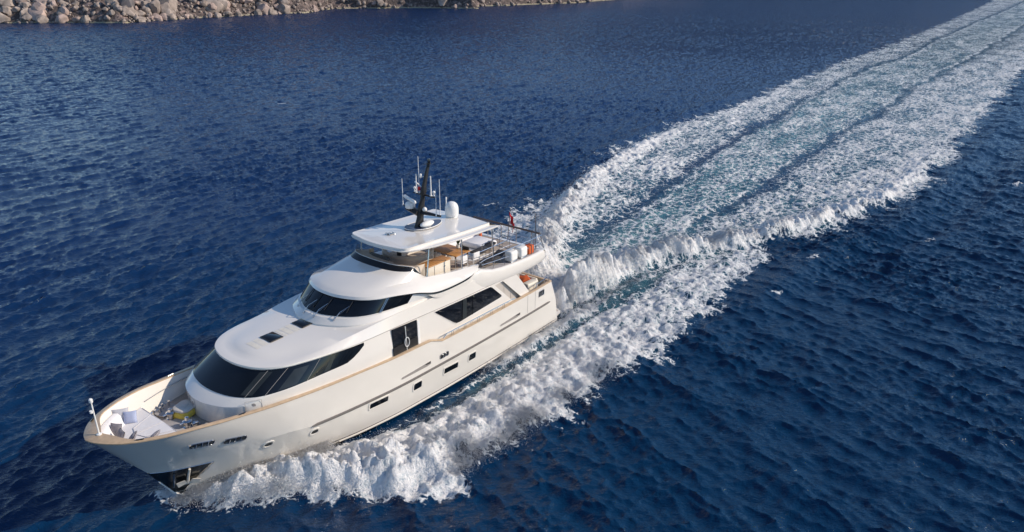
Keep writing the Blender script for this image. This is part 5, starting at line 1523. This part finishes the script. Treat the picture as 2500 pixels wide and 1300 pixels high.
c2 = nmix(nrange(n2, .44, .74), (.11, .09, .085), c1)  # dark mottling also paints crevice shade between boulders into the rock
sepz = N.new("ShaderNodeSeparateXYZ"); Lk.new(geo.outputs["Position"], sepz.inputs[0])
tide = nrange(nmath('ADD', sepz.outputs[2], nmath('MULTIPLY', n2, -1.0)), -.15, .3, 1, 0)
c3 = nmix(tide, c2, (.42, .37, .26))
Lk.new(c3, pr_.inputs["Base Color"]); pr_.inputs["Roughness"].default_value = .95; pr_.inputs["Specular IOR Level"].default_value = .15
bmp = N.new("ShaderNodeBump"); bmp.inputs["Strength"].default_value = .9; bmp.inputs["Distance"].default_value = 1.2
Lk.new(nmath('ADD', n2, nmath('MULTIPLY', n3_, .4)), bmp.inputs["Height"]); Lk.new(bmp.outputs[0], pr_.inputs["Normal"])
nx_, nv_ = HXg.shape
ii = np.arange(nx_ * nv_).reshape(nx_, nv_)
qd = np.stack([ii[:-1, :-1], ii[:-1, 1:], ii[1:, 1:], ii[1:, :-1]], -1).reshape(-1, 4)
hill = np_mesh("hillside", np.stack([HXg.ravel(), HY.ravel(), HZ.ravel()], 1), qd, {}, hm, False)
tag(hill, kind='structure')

def ground(x, v):
    i = int(np.clip(np.searchsorted(hx, x), 1, len(hx) - 1)); j = int(np.clip(np.searchsorted(hv, v), 1, len(hv) - 1))
    return HX_pt(i, j)
def HX_pt(i, j): return HXg[i, j], HY[i, j], HZ[i, j]
import bmesh
def rock_mesh(seed, dark=False):
    r = np.random.default_rng(seed)
    bm = bmesh.new(); bmesh.ops.create_icosphere(bm, subdivisions=3, radius=1)
    v = np.array([q.co[:] for q in bm.verts])
    for k in range(13):
        n = r.normal(size=3); n /= np.linalg.norm(n); d = .58 + r.random() * .3
        e = np.clip(v @ n - d, 0, None); v = v - e[:, None] * n[None] * .94
    v *= np.array([1, .7 + .4 * r.random(), .65 + .35 * r.random()])
    a = fbm(v[:, 0] * 1.6 + v[:, 2] * 2.1 + 30, v[:, 1] * 1.6 - v[:, 2] * 1.3 + 40, 4, seed % 50) - .5
    v *= (1 + .30 * a)[:, None]
    for q, c in zip(bm.verts, v): q.co = c
    me = bpy.data.meshes.new("boulder"); bm.to_mesh(me); bm.free()
    me.shade_smooth(); me.set_sharp_from_angle(angle=math.radians(28))
    me.materials.append(M['bould_dark'] if dark else (M['bould'] if seed % 3 else M['bould_pink']))
    return me
M['bould'] = new_mat("brown_boulder", (.39, .325, .285), .95, var=.5, vscale=1.4, bump=.8, bscale=5, spec=.15)
M['bould_pink'] = new_mat("pink_boulder", (.48, .37, .325), .95, var=.4, vscale=1.2, bump=.8, bscale=5, spec=.15)
M['bould_dark'] = new_mat("dark_boulder", (.17, .155, .155), .95, var=.35, vscale=1.6, bump=.8, bscale=5, spec=.15)
for k in ('bould', 'bould_pink', 'bould_dark'):
    M[k].node_tree.nodes["Bump"].inputs["Distance"].default_value = .12
RM = [rock_mesh(200 + k) for k in range(12)]
RD = rock_mesh(301, True)
# small rubble between the boulders, too many to count
def rubble(n):
    r = np.random.default_rng(77); protos = []
    for k in range(6):
        bm = bmesh.new(); bmesh.ops.create_icosphere(bm, subdivisions=1, radius=1)
        v = np.array([q.co[:] for q in bm.verts]); f = np.array([[q.index for q in p.verts] for p in bm.faces]); bm.free()
        protos.append((v * (.65 + .5 * r.random(v.shape)), f))
    V_, F_, o = [], [], 0
    for k in range(n):
        v, f = protos[r.integers(6)]
        x = -70 - 150 * r.random() if k < n * .55 else -200 - 330 * r.random()
        vv = r.random() ** 1.3 * 26
        i = int(np.clip(np.searchsorted(hx, x), 1, len(hx) - 1)); j = int(np.clip(np.searchsorted(hv, vv), 1, len(hv) - 1))
        s = float(np.clip(r.lognormal(math.log(.55), .5), .25, 1.6))
        Q, _ = np.linalg.qr(r.normal(size=(3, 3)))
        V_.append((v @ Q) * s + np.array([x, HY[i, j] - (vv - hv[j]), max(HZ[i, j], -.3) + .25 * s])); F_.append(f + o); o += len(v)
    return np_mesh("shore_rubble", np.concatenate(V_), np.concatenate(F_), {}, M['bould'], False)
tag(rubble(2000), "pinkish grey broken rubble filling the slope between the far shore boulders", "rubble", kind='stuff')
r2 = np.random.default_rng(5)
def put(me, x, v, s, lab, grp):
    i = int(np.clip(np.searchsorted(hx, x), 1, len(hx) - 1)); j = int(np.clip(np.searchsorted(hv, v), 1, len(hv) - 1))
    ob = bpy.data.objects.new("boulder", me); COL.objects.link(ob)
    ob.location = (x, HY[i, j] - (v - hv[j]), max(HZ[i, j], -.2) + s * .34)
    ob.scale = (s, s * (.8 + .4 * r2.random()), s * (.75 + .4 * r2.random()))
    ob.rotation_euler = (r2.random() * .8, r2.random() * .8, r2.random() * 6.28)
    return tag(ob, lab, "boulder", grp)
for k in range(250):
    u_ = r2.random()
    x = -88 - 125 * u_ ** 1.15 if k < 185 else -200 - 250 * r2.random()
    v = r2.random() ** 1.5 * (20 if k < 185 else 10)
    s = float(np.clip(r2.lognormal(math.log(1.85), .5), .8, 5.2))
    if v < 2: s *= .9
    put(RM[r2.integers(12)], x, v, s, "weathered pinkish brown boulder among tumbled rocks on the far shore", "boulders tumbled along the far shore")
put(RD, -129.5, 8, 4.6, "big dark grey boulder among paler rocks on the left part of the far shore", None)
put(RM[1], -103, 3.5, 4.4, "broad brown boulder close to the waterline near the left end of the far shore", None)
put(RM[4], -141, .5, 3.4, "low flat pinkish boulder lying in the water at the far shore", None)

# unseen ridge added beyond the wake so far water mirrors dark slopes
dx_ = np.linspace(-2600, 900, 140); dv = np.linspace(0, 900, 40)
GX, GV = np.meshgrid(dx_, dv, indexing='ij')
ang = np.interp(GX, [-2600, 900], [2.55, 4.25])
rad = 1900 + GV + 180 * fbm(GX * .004, GX * 0, 3, 210)
RX = rad * np.cos(ang); RY = rad * np.sin(ang)
RZ = -2 + (130 + 260 * fbm(GX * .0035, GV * .003, 4, 220)) * sstep(0, 260, GV) + 40 * (fbm(GX * .02, GV * .02, 4, 230) - .5) * sstep(20, 120, GV)
ii = np.arange(GX.size).reshape(GX.shape)
qd = np.stack([ii[:-1, :-1], ii[1:, :-1], ii[1:, 1:], ii[:-1, 1:]], -1).reshape(-1, 4)
tag(np_mesh("added_far_ridge", np.stack([RX.ravel(), RY.ravel(), RZ.ravel()], 1), qd, {}, hm), kind='structure')
